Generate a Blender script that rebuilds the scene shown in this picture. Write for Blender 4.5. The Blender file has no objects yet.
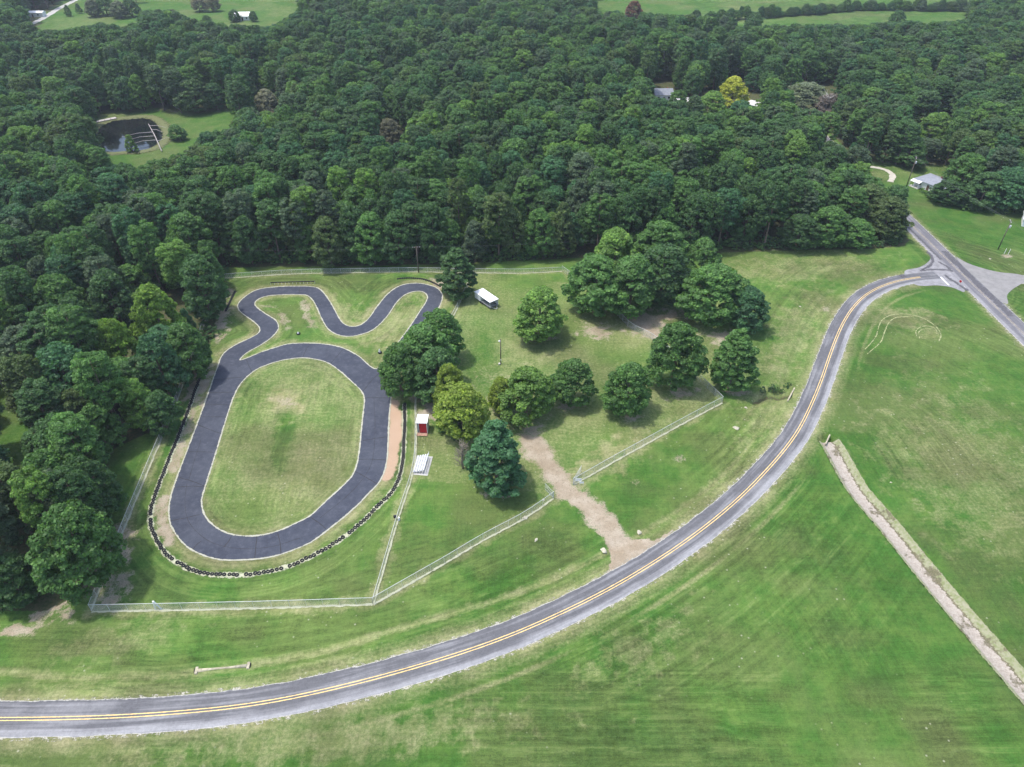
import bpy, bmesh, math, random
import numpy as np
from mathutils import Vector
from mathutils.geometry import tessellate_polygon

# ------------------------------------------------------------------ camera, sky, sun, exposure
S = bpy.context.scene
COL = S.collection
CAM_H, FOC, PITCH = 110.0, 710.0, math.radians(38.0)
cd = bpy.data.cameras.new("camera")
cam = bpy.data.objects.new("camera", cd)
COL.objects.link(cam)
cam.location = (0, 0, CAM_H)
cam.rotation_euler = (math.radians(90) - PITCH, 0, 0)
cd.sensor_width = 36.0
cd.lens = 36.0 * FOC / 1024.0
cd.clip_start, cd.clip_end = 1.0, 9000.0
S.camera = cam

SUN_EL, SUN_AZ = math.radians(70), math.radians(-82)      # azimuth measured from +Y towards +X
world = bpy.data.worlds.new("World")
S.world = world
world.use_nodes = True
wn = world.node_tree
wn.nodes.clear()
sky = wn.nodes.new("ShaderNodeTexSky")
sky.sky_type = 'NISHITA'
sky.sun_disc = False
sky.sun_elevation, sky.sun_rotation = SUN_EL, SUN_AZ
sky.air_density, sky.dust_density, sky.ozone_density = 1.0, 2.5, 1.0
bg = wn.nodes.new("ShaderNodeBackground")
bg.inputs[1].default_value = 0.15
wo = wn.nodes.new("ShaderNodeOutputWorld")
wn.links.new(sky.outputs[0], bg.inputs[0])
wn.links.new(bg.outputs[0], wo.inputs[0])
sl = bpy.data.lights.new("sun", 'SUN')
sl.energy, sl.angle, sl.color = 1.65, math.radians(3.0), (1.0, 0.965, 0.91)
sun = bpy.data.objects.new("sun", sl)
COL.objects.link(sun)
to_sun = Vector((math.sin(SUN_AZ) * math.cos(SUN_EL), math.cos(SUN_AZ) * math.cos(SUN_EL), math.sin(SUN_EL)))
sun.rotation_euler = to_sun.to_track_quat('Z', 'Y').to_euler()
sun.location = (-60, 60, 160)
vs = S.view_settings
vs.view_transform, vs.look, vs.gamma, vs.use_curve_mapping = 'Standard', 'None', 1.0, False
vs.exposure = 1.12
S.render.engine = 'CYCLES'
S.cycles.use_denoising = True
S.cycles.denoiser = 'OPENIMAGEDENOISE'
S.cycles.denoising_input_passes = 'RGB_ALBEDO_NORMAL'
S.cycles.max_bounces = 6
S.cycles.diffuse_bounces = 4
S.cycles.glossy_bounces = 2
S.cycles.transmission_bounces = 4
S.cycles.transparent_max_bounces = 12
S.cycles.volume_bounces = 0
S.cycles.caustics_reflective = S.cycles.caustics_refractive = False

R = random.Random(7)
NR = np.random.RandomState(11)
CP, SP = math.cos(PITCH), math.sin(PITCH)


# ------------------------------------------------------------------ survey helpers
def at(px, py, z=0.0):
    """World point at height z that the surveyed picture point (px, py) lies on."""
    u, v = px - 512.0, py - 383.5
    dx, dy, dz = u, FOC * CP - v * SP, -FOC * SP - v * CP
    t = (z - CAM_H) / dz
    return Vector((dx * t, dy * t, z))


def proj(x, y, z):
    X, Y, Z = np.asarray(x, float), np.asarray(y, float), np.asarray(z, float) - CAM_H
    d = Y * CP - Z * SP
    return 512 + FOC * X / d, 383.5 - FOC * (Y * SP + Z * CP) / d


def ground(pts):
    return np.array([at(p[0], p[1])[:2] for p in pts])


def spline(P, step=1.0, closed=False):
    P = np.asarray(P, float)
    n = len(P)
    out = []
    segs = n if closed else n - 1
    for i in range(segs):
        if closed:
            a, b, c, d = P[(i - 1) % n], P[i], P[(i + 1) % n], P[(i + 2) % n]
        else:
            b, c = P[i], P[i + 1]
            a = P[i - 1] if i > 0 else 2 * b - c
            d = P[i + 2] if i + 2 < n else 2 * c - b
        L = np.linalg.norm(c - b)
        k = max(1, int(L / step))
        # centripetal-like tangents scaled by chord
        m1 = (c - a) / max(np.linalg.norm(c - b) + np.linalg.norm(b - a), 1e-6) * L
        m2 = (d - b) / max(np.linalg.norm(d - c) + np.linalg.norm(c - b), 1e-6) * L
        for j in range(k):
            t = j / k
            h00, h10, h01, h11 = 2*t**3-3*t**2+1, t**3-2*t**2+t, -2*t**3+3*t**2, t**3-t**2
            out.append(h00 * b + h10 * m1 + h01 * c + h11 * m2)
    if not closed:
        out.append(P[-1])
    return np.array(out)


def smooth(P, it=4):
    P = P.copy()
    for _ in range(it):
        P[1:-1] = 0.25 * P[:-2] + 0.5 * P[1:-1] + 0.25 * P[2:]
    return P


def even(P, step):
    d = np.r_[0, np.cumsum(np.linalg.norm(np.diff(P, axis=0), axis=1))]
    n = max(2, int(round(d[-1] / step)) + 1)
    t = np.linspace(0, d[-1], n)
    return np.c_[np.interp(t, d, P[:, 0]), np.interp(t, d, P[:, 1])]


def dist_poly(X, Y, P):
    best = np.full(X.shape, 1e9)
    for i in range(len(P) - 1):
        ax, ay = P[i]
        bx, by = P[i + 1] - P[i]
        L2 = bx * bx + by * by
        if L2 < 1e-9:
            continue
        t = np.clip(((X - ax) * bx + (Y - ay) * by) / L2, 0, 1)
        best = np.minimum(best, (X - ax - t * bx) ** 2 + (Y - ay - t * by) ** 2)
    return np.sqrt(best)


def inside(px, py, poly):
    px, py = np.asarray(px, float), np.asarray(py, float)
    r = np.zeros(px.shape, bool)
    n = len(poly)
    for i in range(n):
        x1, y1 = poly[i]
        x2, y2 = poly[(i + 1) % n]
        if y1 == y2:
            continue
        c = ((y1 > py) != (y2 > py)) & (px < (x2 - x1) * (py - y1) / (y2 - y1) + x1)
        r ^= c
    return r


def vnoise(x, y, scale, seed=0):
    """Smooth value noise in 0..1 (vectorised)."""
    rs = np.random.RandomState(seed)
    tab = rs.rand(256, 256)
    u, v = np.asarray(x) / scale + 1000, np.asarray(y) / scale + 1000
    i, j = np.floor(u).astype(int), np.floor(v).astype(int)
    f, g = u - i, v - j
    f, g = f * f * (3 - 2 * f), g * g * (3 - 2 * g)
    a, b = tab[i % 256, j % 256], tab[(i + 1) % 256, j % 256]
    c, d = tab[i % 256, (j + 1) % 256], tab[(i + 1) % 256, (j + 1) % 256]
    return (a * (1 - f) + b * f) * (1 - g) + (c * (1 - f) + d * f) * g


# ------------------------------------------------------------------ object helpers
def tag(o, label=None, cat=None, group=None, kind=None):
    if label: o['label'] = label
    if cat: o['category'] = cat
    if group: o['group'] = group
    if kind: o['kind'] = kind
    return o


def empty(name, loc, rz=0.0):
    o = bpy.data.objects.new(name, None)
    o.empty_display_size = 0.5
    COL.objects.link(o)
    o.location = loc
    o.rotation_euler = (0, 0, rz)
    return o


def link(name, me, parent=None, mats=()):
    o = bpy.data.objects.new(name, me)
    COL.objects.link(o)
    for m in mats:
        me.materials.append(m)
    if parent is not None:
        o.parent = parent
    return o


class MB:
    """Collects boxes, tubes and faces and links them as one mesh."""
    def __init__(self):
        self.bm = bmesh.new()

    def face(self, pts):
        vs_ = [self.bm.verts.new(p) for p in pts]
        return self.bm.faces.new(vs_)

    def hexa(self, b, t):
        v = [self.bm.verts.new(p) for p in list(b) + list(t)]
        for f in ((3, 2, 1, 0), (4, 5, 6, 7), (0, 1, 5, 4), (1, 2, 6, 5), (2, 3, 7, 6), (3, 0, 4, 7)):
            self.bm.faces.new([v[i] for i in f])
        return self

    def box(self, c, s):
        x, y, z = c
        a, b, h = s[0] / 2, s[1] / 2, s[2] / 2
        q = [(x-a, y-b), (x+a, y-b), (x+a, y+b), (x-a, y+b)]
        return self.hexa([(u, v, z - h) for u, v in q], [(u, v, z + h) for u, v in q])

    def tube(self, pts, r, n=6, cap=True):
        pts = [Vector(p) for p in pts]
        rs = r if isinstance(r, (list, tuple)) else [r] * len(pts)
        rings = []
        for i, p in enumerate(pts):
            d = (pts[min(i + 1, len(pts) - 1)] - pts[max(i - 1, 0)]).normalized()
            a = Vector((0, 0, 1)) if abs(d.z) < 0.9 else Vector((1, 0, 0))
            u = d.cross(a).normalized()
            w = d.cross(u)
            rings.append([self.bm.verts.new(p + (u * math.cos(k * 2 * math.pi / n) + w * math.sin(k * 2 * math.pi / n)) * rs[i]) for k in range(n)])
        for i in range(len(rings) - 1):
            for k in range(n):
                self.bm.faces.new((rings[i][k], rings[i][(k + 1) % n], rings[i + 1][(k + 1) % n], rings[i + 1][k]))
        if cap:
            self.bm.faces.new(rings[0][::-1])
            self.bm.faces.new(rings[-1])
        return self

    def lathe(self, prof, n=16, c=(0, 0, 0), closed=False):
        rings = [[self.bm.verts.new((c[0] + r * math.cos(k * 2 * math.pi / n), c[1] + r * math.sin(k * 2 * math.pi / n), c[2] + z)) for k in range(n)] for r, z in prof]
        m = len(rings)
        for i in range(m if closed else m - 1):
            for k in range(n):
                self.bm.faces.new((rings[i][k], rings[i][(k + 1) % n], rings[(i + 1) % m][(k + 1) % n], rings[(i + 1) % m][k]))
        return self

    def build(self, name, mat, parent=None, bevel=0.0, smooth_=False):
        self.bm.normal_update()
        bmesh.ops.recalc_face_normals(self.bm, faces=self.bm.faces[:])
        if bevel > 0:
            bmesh.ops.bevel(self.bm, geom=self.bm.edges[:], offset=bevel, segments=1, affect='EDGES')
        me = bpy.data.meshes.new(name)
        self.bm.to_mesh(me)
        self.bm.free()
        if smooth_:
            me.polygons.foreach_set('use_smooth', [True] * len(me.polygons))
        return link(name, me, parent, [mat])


def quads_mesh(name, V, F):
    """numpy vertices (n,3) and quad faces (m,4)."""
    me = bpy.data.meshes.new(name)
    me.vertices.add(len(V))
    me.vertices.foreach_set('co', np.asarray(V, np.float32).ravel())
    F = np.asarray(F, np.int32)
    me.loops.add(F.size)
    me.loops.foreach_set('vertex_index', F.ravel())
    me.polygons.add(len(F))
    me.polygons.foreach_set('loop_start', np.arange(0, F.size, 4, dtype=np.int32))
    me.polygons.foreach_set('loop_total', np.full(len(F), 4, np.int32))
    me.update(calc_edges=True)
    return me


def ribbon(name, P, prof, mat, parent=None, wob=0.0, seed=0):
    """Sweep a cross-section prof = [(offset to the left, z)] along ground polyline P; UV = (0..1 across, metres along)."""
    P = np.asarray(P, float)
    T = np.gradient(P, axis=0)
    T /= np.maximum(np.linalg.norm(T, axis=1, keepdims=True), 1e-9)
    N = np.c_[-T[:, 1], T[:, 0]]
    L = np.r_[0, np.cumsum(np.linalg.norm(np.diff(P, axis=0), axis=1))]
    k = len(prof)
    V = np.zeros((len(P), k, 3))
    rs = np.random.RandomState(seed)
    for j, (o, z) in enumerate(prof):
        off = np.full(len(P), float(o))
        if wob and (j == 0 or j == k - 1):
            off += (rs.rand(len(P)) - 0.5) * 2 * wob
        V[:, j, :2] = P + N * off[:, None]
        V[:, j, 2] = z
    idx = np.arange(len(P) * k).reshape(len(P), k)
    F = np.stack([idx[:-1, 1:], idx[:-1, :-1], idx[1:, :-1], idx[1:, 1:]], -1).reshape(-1, 4)
    me = quads_mesh(name, V.reshape(-1, 3), F)
    o0, o1 = prof[0][0], prof[-1][0]
    uvs = np.zeros((len(P), k, 2))
    for j, (o, z) in enumerate(prof):
        uvs[:, j, 0] = (o - o0) / (o1 - o0)
        uvs[:, j, 1] = L
    uvl = me.uv_layers.new(name='UVMap')
    uvl.data.foreach_set('uv', uvs.reshape(-1, 2)[F.ravel()].astype(np.float32).ravel())
    return link(name, me, parent, [mat])


def sheet(name, loops, z, mat, parent=None):
    polys = [[Vector((p[0], p[1], 0)) for p in lp] for lp in loops]
    tris = tessellate_polygon(polys)
    V = [(p.x, p.y, z) for lp in polys for p in lp]
    me = bpy.data.meshes.new(name)
    me.from_pydata(V, [], [tuple(t) for t in tris])
    bm = bmesh.new()
    bm.from_mesh(me)
    bmesh.ops.recalc_face_normals(bm, faces=bm.faces[:])
    for f in bm.faces:
        if f.normal.z < 0:
            f.normal_flip()
    bm.to_mesh(me)
    bm.free()
    return link(name, me, parent, [mat])


# ------------------------------------------------------------------ material helpers
class NT:
    def __init__(self, name):
        self.m = bpy.data.materials.new(name)
        self.m.use_nodes = True
        self.t = self.m.node_tree
        self.t.nodes.clear()
        self.out = self.n('ShaderNodeOutputMaterial')
        self.b = self.n('ShaderNodeBsdfPrincipled')
        self.b.inputs['Specular IOR Level'].default_value = 0.2
        self.b.inputs['Roughness'].default_value = 0.85
        self.l(self.b.outputs[0], self.out.inputs[0])

    def n(self, t, **kw):
        x = self.t.nodes.new(t)
        for k, v in kw.items():
            setattr(x, k, v)
        return x

    def l(self, a, b):
        self.t.links.new(a, b)

    def put(self, sock, v):
        if hasattr(v, 'links'):
            self.l(v, sock)
        elif isinstance(v, (tuple, list)) and len(v) == 3 and sock.type == 'RGBA':
            sock.default_value = (*v, 1)
        else:
            sock.default_value = v

    def coord(self, scale=(1, 1, 1), rot=0.0, kind='Object'):
        c = self.n('ShaderNodeTexCoord')
        m = self.n('ShaderNodeMapping')
        m.inputs['Scale'].default_value = scale
        m.inputs['Rotation'].default_value = (0, 0, rot)
        self.l(c.outputs[kind], m.inputs[0])
        return m.outputs[0]

    def noise(self, vec, scale, detail=3.0, rough=0.55, dist=0.0):
        x = self.n('ShaderNodeTexNoise')
        self.l(vec, x.inputs['Vector'])
        x.inputs['Scale'].default_value = scale
        x.inputs['Detail'].default_value = detail
        x.inputs['Roughness'].default_value = rough
        x.inputs['Distortion'].default_value = dist
        return x.outputs['Fac']

    def rng(self, v, a, b, lo=0.0, hi=1.0):
        x = self.n('ShaderNodeMapRange')
        x.interpolation_type = 'SMOOTHSTEP'
        self.put(x.inputs[0], v)
        for i, q in zip((1, 2, 3, 4), (a, b, lo, hi)):
            self.put(x.inputs[i], q)
        return x.outputs[0]

    def math(self, op, a, b=0.0, c=0.0):
        x = self.n('ShaderNodeMath', operation=op)
        self.put(x.inputs[0], a); self.put(x.inputs[1], b); self.put(x.inputs[2], c)
        return x.outputs[0]

    def mix(self, f, a, b, mode='MIX'):
        x = self.n('ShaderNodeMix', data_type='RGBA', blend_type=mode)
        self.put(x.inputs[0], f); self.put(x.inputs[6], a); self.put(x.inputs[7], b)
        return x.outputs[2]

    def scale(self, col, f):
        """colour times a factor socket"""
        x = self.n('ShaderNodeVectorMath', operation='SCALE')
        self.put(x.inputs[0], col)
        self.put(x.inputs['Scale'], f)
        return x.outputs[0]

    def base(self, c):
        self.put(self.b.inputs['Base Color'], c)

    def bump(self, h, strength=0.4, dist=0.1):
        x = self.n('ShaderNodeBump')
        x.inputs['Strength'].default_value = strength
        x.inputs['Distance'].default_value = dist
        self.l(h, x.inputs['Height'])
        self.l(x.outputs[0], self.b.inputs['Normal'])

    def alpha(self, fac):
        tr = self.n('ShaderNodeBsdfTransparent')
        mx = self.n('ShaderNodeMixShader')
        self.l(fac, mx.inputs[0]); self.l(tr.outputs[0], mx.inputs[1]); self.l(self.b.outputs[0], mx.inputs[2])
        self.l(mx.outputs[0], self.out.inputs[0])


def plain(name, col, var=0.12, sc=3.0, rough=0.7, metal=0.0, spec=0.3, bump=0.0):
    k = NT(name)
    v = k.coord()
    a = k.noise(v, sc, 4)
    b = k.noise(v, sc * 6, 2)
    f = k.math('ADD', k.rng(a, 0.3, 0.7, 1 - var, 1 + var), k.rng(b, 0.3, 0.7, -var * .4, var * .4))
    k.base(k.scale(col, f))
    k.b.inputs['Roughness'].default_value = rough
    k.b.inputs['Metallic'].default_value = metal
    k.b.inputs['Specular IOR Level'].default_value = spec
    if bump:
        k.bump(b, bump, 0.05)
    return k.m


# ------------------------------------------------------------------ traced layout (picture points on the ground)
T_OUT = [(176,480),(169.4,503.5),(169.7,520.7),(175.2,533.2),(186.9,546.5),(202.6,555.1),(221.3,559.8),(246.4,559.8),(273,556.6),
         (292,550.5),(310.3,542.6),(330.7,527.7),(352.6,509.7),(368.2,494.1),(380,480.8),(386.4,463.8),(388.2,440.4),(389.2,417),
         (390.5,403.6),(392,392),(396,380),(403,366),(413,350),(424,332),(435.5,314),(440.5,304.4),(442.6,295.8),(439.5,290.3),(433.9,286.6),
         (418.2,283.3),(402.6,284.9),(390.1,291.9),(377.6,306),(368.2,319),(358.8,325.7),(349.4,326.3),(341.6,321.6),(330.7,302.8),(321.3,290.3),
         (313.5,286.9),(290,286.3),(269.8,287.5),(255.7,290.3),(243.2,298.2),(237.7,305.2),(240.1,311.4),(255.7,323.5),(260.1,330.2),(255.7,335.2),
         (233.8,345.9),(222.9,354.5),(216.6,370),(202.6,409.1),(186.9,451.3)]
T_IN = [(255.7,370),(241.7,382.5),(233.8,396.6),(224.5,424.7),(213.5,460.7),(204.4,489.6),(201.8,500.3),(204.1,513.6),(213.5,525.4),(227.6,533.2),
        (243.2,536),(262,535),(280.8,530),(299.5,521.4),(310.3,515.8),(327.5,499.8),(347.9,481),(354,472.7),(358.3,457.6),(361.2,432.6),(363.4,410.7),
        (364.3,398.2),(361.2,390.9),(352.6,382.4),(338.5,370),(327.5,362.8),(315,359.2),(299.4,358),(280.8,360.7),(267,365)]
T_ISL = [(240.3,360.2),(246,353.5),(262,344.3),(272.9,336.2),(278.4,328.4),(276.1,320.8),(263.6,312.5),(255.2,305.2),(256.5,300.6),(265.1,296.6),(280.8,294.9),
         (299.5,294.7),(307.2,295.6),(313.5,301.3),(321.3,317.5),(329.1,329.8),(341.6,335.9),(355.7,335.7),(372.9,329.8),(387,316.5),(396.4,302.8),
         (405.7,294.5),(416.7,291.2),(424.5,292.7),(427.4,298.2),(419.8,311.4),(407.3,330.2),(394,348),(384,362),(376.5,369),(371,367),(358.8,356.4),
         (343.2,348.2),(327.5,344.6),(308.8,343.2),(290,343.8),(280.8,345.9),(263.6,351.3)]
G_OUT, G_IN, G_ISL = (spline(ground(p), 0.8, True) for p in (T_OUT, T_IN, T_ISL))

YEL = [(0,719.5),(62,718.6),(125,716.6),(200,711),(256,705),(318.5,692.3),(381,677),(443.5,659),(511,636),(552,617.5),(593.2,598),(633.8,575.4),(672.9,550.4),
       (699.5,531.6),(740,498),(776.6,459.6),(797,433.8),(809.5,408.8),(822,379.1),(829,357.3),(841.3,326),(853.8,306),(869.5,291.5),(892.9,281.8),(919.5,276.8),(938,275.8)]
gy = ground(YEL)
ext = [gy[0] + np.array((-d, 0.6 * d / 60)) for d in (240, 160, 80, 30)]
ROAD = even(smooth(even(spline(np.vstack([ext, gy]), 1.5), 2.0), 14), 1.5)
mr = ground([(921.9,235.2),(946.9,262.6),(973.5,286.8),(1004.8,315.7)])
md = (mr[-1] - mr[0]) / np.linalg.norm(mr[-1] - mr[0])
MAIN = even(np.vstack([mr[0] - md * 150, mr[0] - md * 60, mr[0], mr[-1], mr[-1] + md * 60, mr[-1] + md * 200]), 2.0)
MAIN = even(smooth(MAIN, 6), 2.0)
SIDE = even(spline(ground([(962,272),(985,277),(1003,279.5),(1024,279.5),(1060,278),(1130,274)]), 1.5), 1.5)
DITCH = spline(ground([(-60,671),(0,671),(60,676),(120,676),(190,673),(256,663),(330,648),(400,627),(511,594),(580,565),(650,527),(700,494),(745,450),(775,405),(790,398)]), 2)
DITCH2 = spline(ground([(904,256),(897,266),(860,276),(826,296),(810,330),(790,370),(775,405)]), 2)
CHAN = spline(ground([(829,440),(834,447),(858,489),(888,524),(921,565),(972,626),(1024,686),(1080,752)]), 1.2)

FENCES = {
    'left': [(222,279),(210,310),(190,366),(172,415),(141,490),(92,611)],
    'front': [(92,611),(200,608.5),(290,606.3),(373,604)],
    'gate_west': [(373,604),(440,566),(480,542),(524,518),(553,498)],
    'gate_east': [(573.5,484),(604,466.5),(640,447),(680,425),(722,402.5)],
    'east': [(722,402.5),(698,380),(652.5,340),(631,329),(616,314),(598,298),(580,284),(562,271)],
    'back': [(222,279),(300,273.5),(380,271.5),(474,272),(520,272.5),(562,271)],
    'divider': [(373,604),(398,518),(411,478),(415,455),(415.6,430),(416.5,395),(430,355),(453,316),(462,297.5),(474,272)],
}

# ------------------------------------------------------------------ the ground: one sheet
def axis(lo, hi, step, far, far_step):
    a = [lo]; s = step
    while a[-1] > -far:
        s = min(s * 1.12, far_step)
        a.append(a[-1] - s)
    b = [hi]; s = step
    while b[-1] < far:
        s = min(s * 1.12, far_step)
        b.append(b[-1] + s)
    return np.array(a[::-1] + list(np.arange(lo + step, hi - step * .5, step)) + b)


gx = axis(-175, 185, 0.55, 3000, 6.0)
gx = gx[(gx > -700) & (gx < 700)]
gx = np.r_[-4000, -2500, -1400, -950, gx, 950, 1400, 2500, 4000]
gyy = axis(36, 232, 0.55, 3000, 3.5)
gyy = gyy[(gyy > -60) & (gyy < 760)]
gyy = np.r_[-3000, -1200, -400, -150, gyy, 790, 850, 950, 1200, 1800, 3000, 6000]
X, Y = np.meshgrid(gx, gyy)
PX, PY = proj(X, np.maximum(Y, 20), 0 * X)
near = (X > -190) & (X < 200) & (Y > 30) & (Y < 250)

POND_PX = [(101,126),(113,121),(128,119),(146,118),(155,122),(161,129),(163,136),(158,143),(150,148),(138,150.5),(124,151),(110,152),(103,149),(98,139),(97,131)]
POND = spline(ground(POND_PX), 1.5, True)


def ndist(P, reach):
    D = np.full(X.shape, 1e3)
    m = (X > P[:, 0].min() - reach) & (X < P[:, 0].max() + reach) & (Y > P[:, 1].min() - reach) & (Y < P[:, 1].max() + reach)
    D[m] = dist_poly(X[m], Y[m], P)
    return D


Z = np.zeros(X.shape)
dR = ndist(ROAD[::2], 16)
dM = ndist(MAIN[::3], 14)
dD = np.minimum(ndist(DITCH[::2], 6), ndist(DITCH2[::2], 6))
dC = ndist(CHAN[::2], 9)
Z -= 0.45 * np.exp(-(dD / 1.3) ** 2)
GUL = spline(ground([(755,402),(768,396),(780,396),(790,395)]), 1)
Z -= 0.8 * np.exp(-(ndist(GUL, 6) / 1.2) ** 2)
und = (vnoise(X, Y, 28, 3) - 0.5) * 0.9 + (vnoise(X, Y, 9, 4) - 0.5) * 0.25
dS = ndist(SIDE, 30)
calm = np.clip((np.minimum(dR, dM) - 5) / 10, 0, 1) * np.clip((dS - 12) / 8, 0, 1)
dO = np.where(inside(X, Y, G_OUT[::2]), 0, ndist(np.vstack([G_OUT[::2], G_OUT[:1]]), 12))
dO = np.where(inside(X, Y, G_IN[::2]), np.minimum(ndist(np.vstack([G_IN[::2], G_IN[:1]]), 12), 12), dO)
calm *= np.clip((dO - 2) / 8, 0, 1)
Z += und * calm * np.clip((dC - 4) / 6, 0, 1) * 0.6
Z = np.where(dC < 2.15, -1.5, Z)
pin = inside(X, Y, POND)
dP = ndist(np.vstack([POND, POND[:1]]), 14)
Z = np.where(pin | (dP < 2.5), -1.6, np.where(dP < 12, np.minimum(Z, 0.05) + 0.0, Z))


def blob(cx, cy, rx, ry, ang=0.0, ns=0.5, seed=1):
    c, s = math.cos(ang), math.sin(ang)
    u, v = (PX - cx), (PY - cy)
    a, b = (u * c + v * s) / rx, (-u * s + v * c) / ry
    d = np.sqrt(a * a + b * b) + (vnoise(X, Y, 2.2, seed) - 0.5) * ns + (vnoise(X, Y, 0.9, seed + 9) - 0.5) * ns
    return np.clip(1.35 - d, 0, 1)


def band(P, w, soft, reach=None, seed=2, ns=1.0):
    D = ndist(P, reach or (w + soft + 3))
    D = D + (vnoise(X, Y, 1.6, seed) - 0.5) * ns
    return np.clip((w + soft - D) / soft, 0, 1)


gully_shade = np.zeros(X.shape)
dirt, dry, lush, litter_shade = (np.zeros(X.shape) for _ in range(4))
def up(a, b, k=1.0):
    np.maximum(a, b * k, out=a)

# gravel/dirt drive from the road through the gate
DRV = spline(ground([(650,560),(626,545),(604,523),(585,503),(566,488),(552,468),(540,452),(532,440)]), 1)
up(dirt, band(DRV, 1.5, 2.2, ns=1.8))
up(dirt, np.clip(1.25 - np.abs(0), 0, 1) * inside(PX, PY, [(600,524),(618,536),(636,538),(655,540),(676,528),(640,562),(606,574),(612,560),(609,548)]).astype(float))
up(dirt, blob(533,450,13,15,0.5), 0.9)
up(dirt, blob(505,400,60,42,0.0,0.9), 0.35)
for q in [(541,337,17,6),(570,404,13,6),(530,430,16,8),(632,417,15,5),(680,394,20,7),(735,392,14,4),(497,494,16,6),(594,331,22,9),(644,322,30,13),(668,316,20,8),
          (720,336,22,8),(440,408,24,10),(430,398,22,14),(440,284,16,8),(462,425,10,10)]:
    up(dirt, blob(q[0], q[1], q[2], q[3], 0, 0.9, 21), 0.72)
up(dirt, blob(650,330,17,8,0.5), 0.95)
up(dirt, blob(440,412,20,10,0,1.0), 0.95)
up(dirt, blob(640,322,26,6,0.55), 0.9)
# pale clay on the outer side of the oval, dug-out mud inside the loops
up(dirt, band(spline(ground([(392,404),(395,425),(393,455),(387,475)]), 1), 1.1, 0.9), 1.0)
up(dirt, band(spline(ground([(163,500),(162,522),(170,541)]), 1), 0.5, 1.8, ns=2.0), 0.78)
up(dirt, band(spline(ground([(197,398),(186,430),(172,470)]), 1), 0.5, 1.8, ns=2), 0.66)
up(dirt, band(spline(ground([(303,302),(308,316),(312,327)]), 1), 0.4, 1.6, ns=2), 0.62)
up(dirt, band(spline(ground([(268,306),(280,311),(286,330)]), 1), 0.4, 1.4, ns=2.5), 0.55)
up(dirt, blob(221,314,10,24,0.15,1.0), 0.9)
up(dirt, blob(199,386,10,26,0.4,1.0), 0.95)
up(dirt, blob(222,292,11,12,0,1.0), 0.6)
up(dirt, blob(655,308,7,4), 0.2)
up(dirt, blob(679,459,9,6), 0.5)
up(dirt, blob(637,482,8,4), 0.4)
up(dirt, blob(14,630,22,7,-0.15,1.0), 0.8)
up(dirt, blob(52,610,30,14,-0.4,1.0), 0.8)
up(dirt, blob(105,585,26,26,-0.6,1.0), 0.75)
up(dirt, blob(122,540,14,26,0.2,1.2), 0.7)
up(gully_shade, np.exp(-(ndist(GUL, 6) / 0.7) ** 2))  # shade in the gully bottom, painted with the dark floor colour
up(dirt, blob(1008,256,7,2.5), 0.7)
up(dirt, blob(827,309,8,4,0.3), 0.55)
# dry, yellowed turf
up(dry, band(np.vstack([G_OUT, G_OUT[:1]])[::2], 0.9, 2.4, ns=2.0), 0.75)
up(dry, band(np.vstack([G_IN, G_IN[:1]])[::2], 0.4, 2.2, ns=2.0), 0.55)
up(dry, band(np.vstack([G_ISL, G_ISL[:1]])[::2], 0.4, 2.2, ns=2.0), 0.6)
inf = inside(PX, PY, T_IN).astype(float)
up(dry, inf * (0.28 + 0.6 * (vnoise(X, Y, 9, 31) - 0.35)))
up(dry, blob(288,402,26,14,0.2,0.6), 1.0)
up(dirt, blob(288,402,15,6,0.2,0.8), 0.5)
up(dry, blob(310,440,24,30,0,0.8), 0.35)
dry -= blob(284,440,10,34,0.15,0.6) * inf * 0.6
dry = np.clip(dry, 0, 1)
up(lush, blob(284,440,10,34,0.15,0.8) * inf, 0.8)
up(dry, blob(340,318,30,14,0.4,1.2), 0.5)
up(dry, blob(400,325,40,22,-0.5,1.2), 0.55)
up(dry, np.clip((6.5 - dR) / 3.2, 0, 1) * (0.45 + 0.7 * vnoise(X, Y, 3, 5)), 0.8)
up(dry, np.clip((6.0 - dM) / 2.5, 0, 1), 0.5)
for k_, P_ in FENCES.items():
    g_ = spline(ground(P_), 2)
    up(dry, band(g_, 0.5, 1.5, ns=1.6), 0.6 if k_ != 'back' else 0.4)
up(dry, inside(PX, PY, [(474,272),(720,300),(720,400),(560,495),(420,480),(416,400),(450,320)]) * (0.05 + 0.5 * vnoise(X, Y, 8, 8)))
up(dry, blob(603,462,50,15,-0.55,0.9), 0.75)
up(dry, blob(630,440,50,10,-0.55,0.9), 0.5)
up(dry, blob(480,420,20,20,0,0.8), 0.4)
up(dry, blob(800,268,80,14,-0.05,0.8), 0.45)
up(dry, blob(770,410,40,30,-0.9,0.9), 0.45)
up(dry, blob(800,330,24,60,0.5,0.9), 0.45)
up(dry, blob(120,690,160,10,0,0.9), 0.35)
up(dry, blob(330,740,200,22,-0.1,1.0), 0.5)
up(dry, band(DITCH, 0.1, 1.0, ns=0.8), 0.55)
up(dry, blob(970,470,110,70,0.6,1.0), 0.3)
up(dry, blob(905,318,40,10,0.1,1.0), 0.6)
up(dry, blob(930,333,12,7,0,0.6), 0.55)
up(dry, blob(640,650,70,26,-0.5,1.2), 0.35)
up(dry, blob(120,640,70,16,-0.2,0.9), 0.4)
right = ((X > ROAD[:, 0].max()) | (Y < np.interp(X, ROAD[:, 0], ROAD[:, 1]))).astype(float)
up(lush, right * (0.35 + 0.5 * vnoise(X, Y, 16, 41)))
up(lush, blob(860,560,110,60,0.7,0.8), 0.85)
up(lush, blob(930,385,60,30,0,0.9), 0.6)
up(lush, blob(440,640,150,30,-0.45,0.9), 0.6)
up(lush, blob(520,570,70,26,-0.6,0.9), 0.7)
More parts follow.
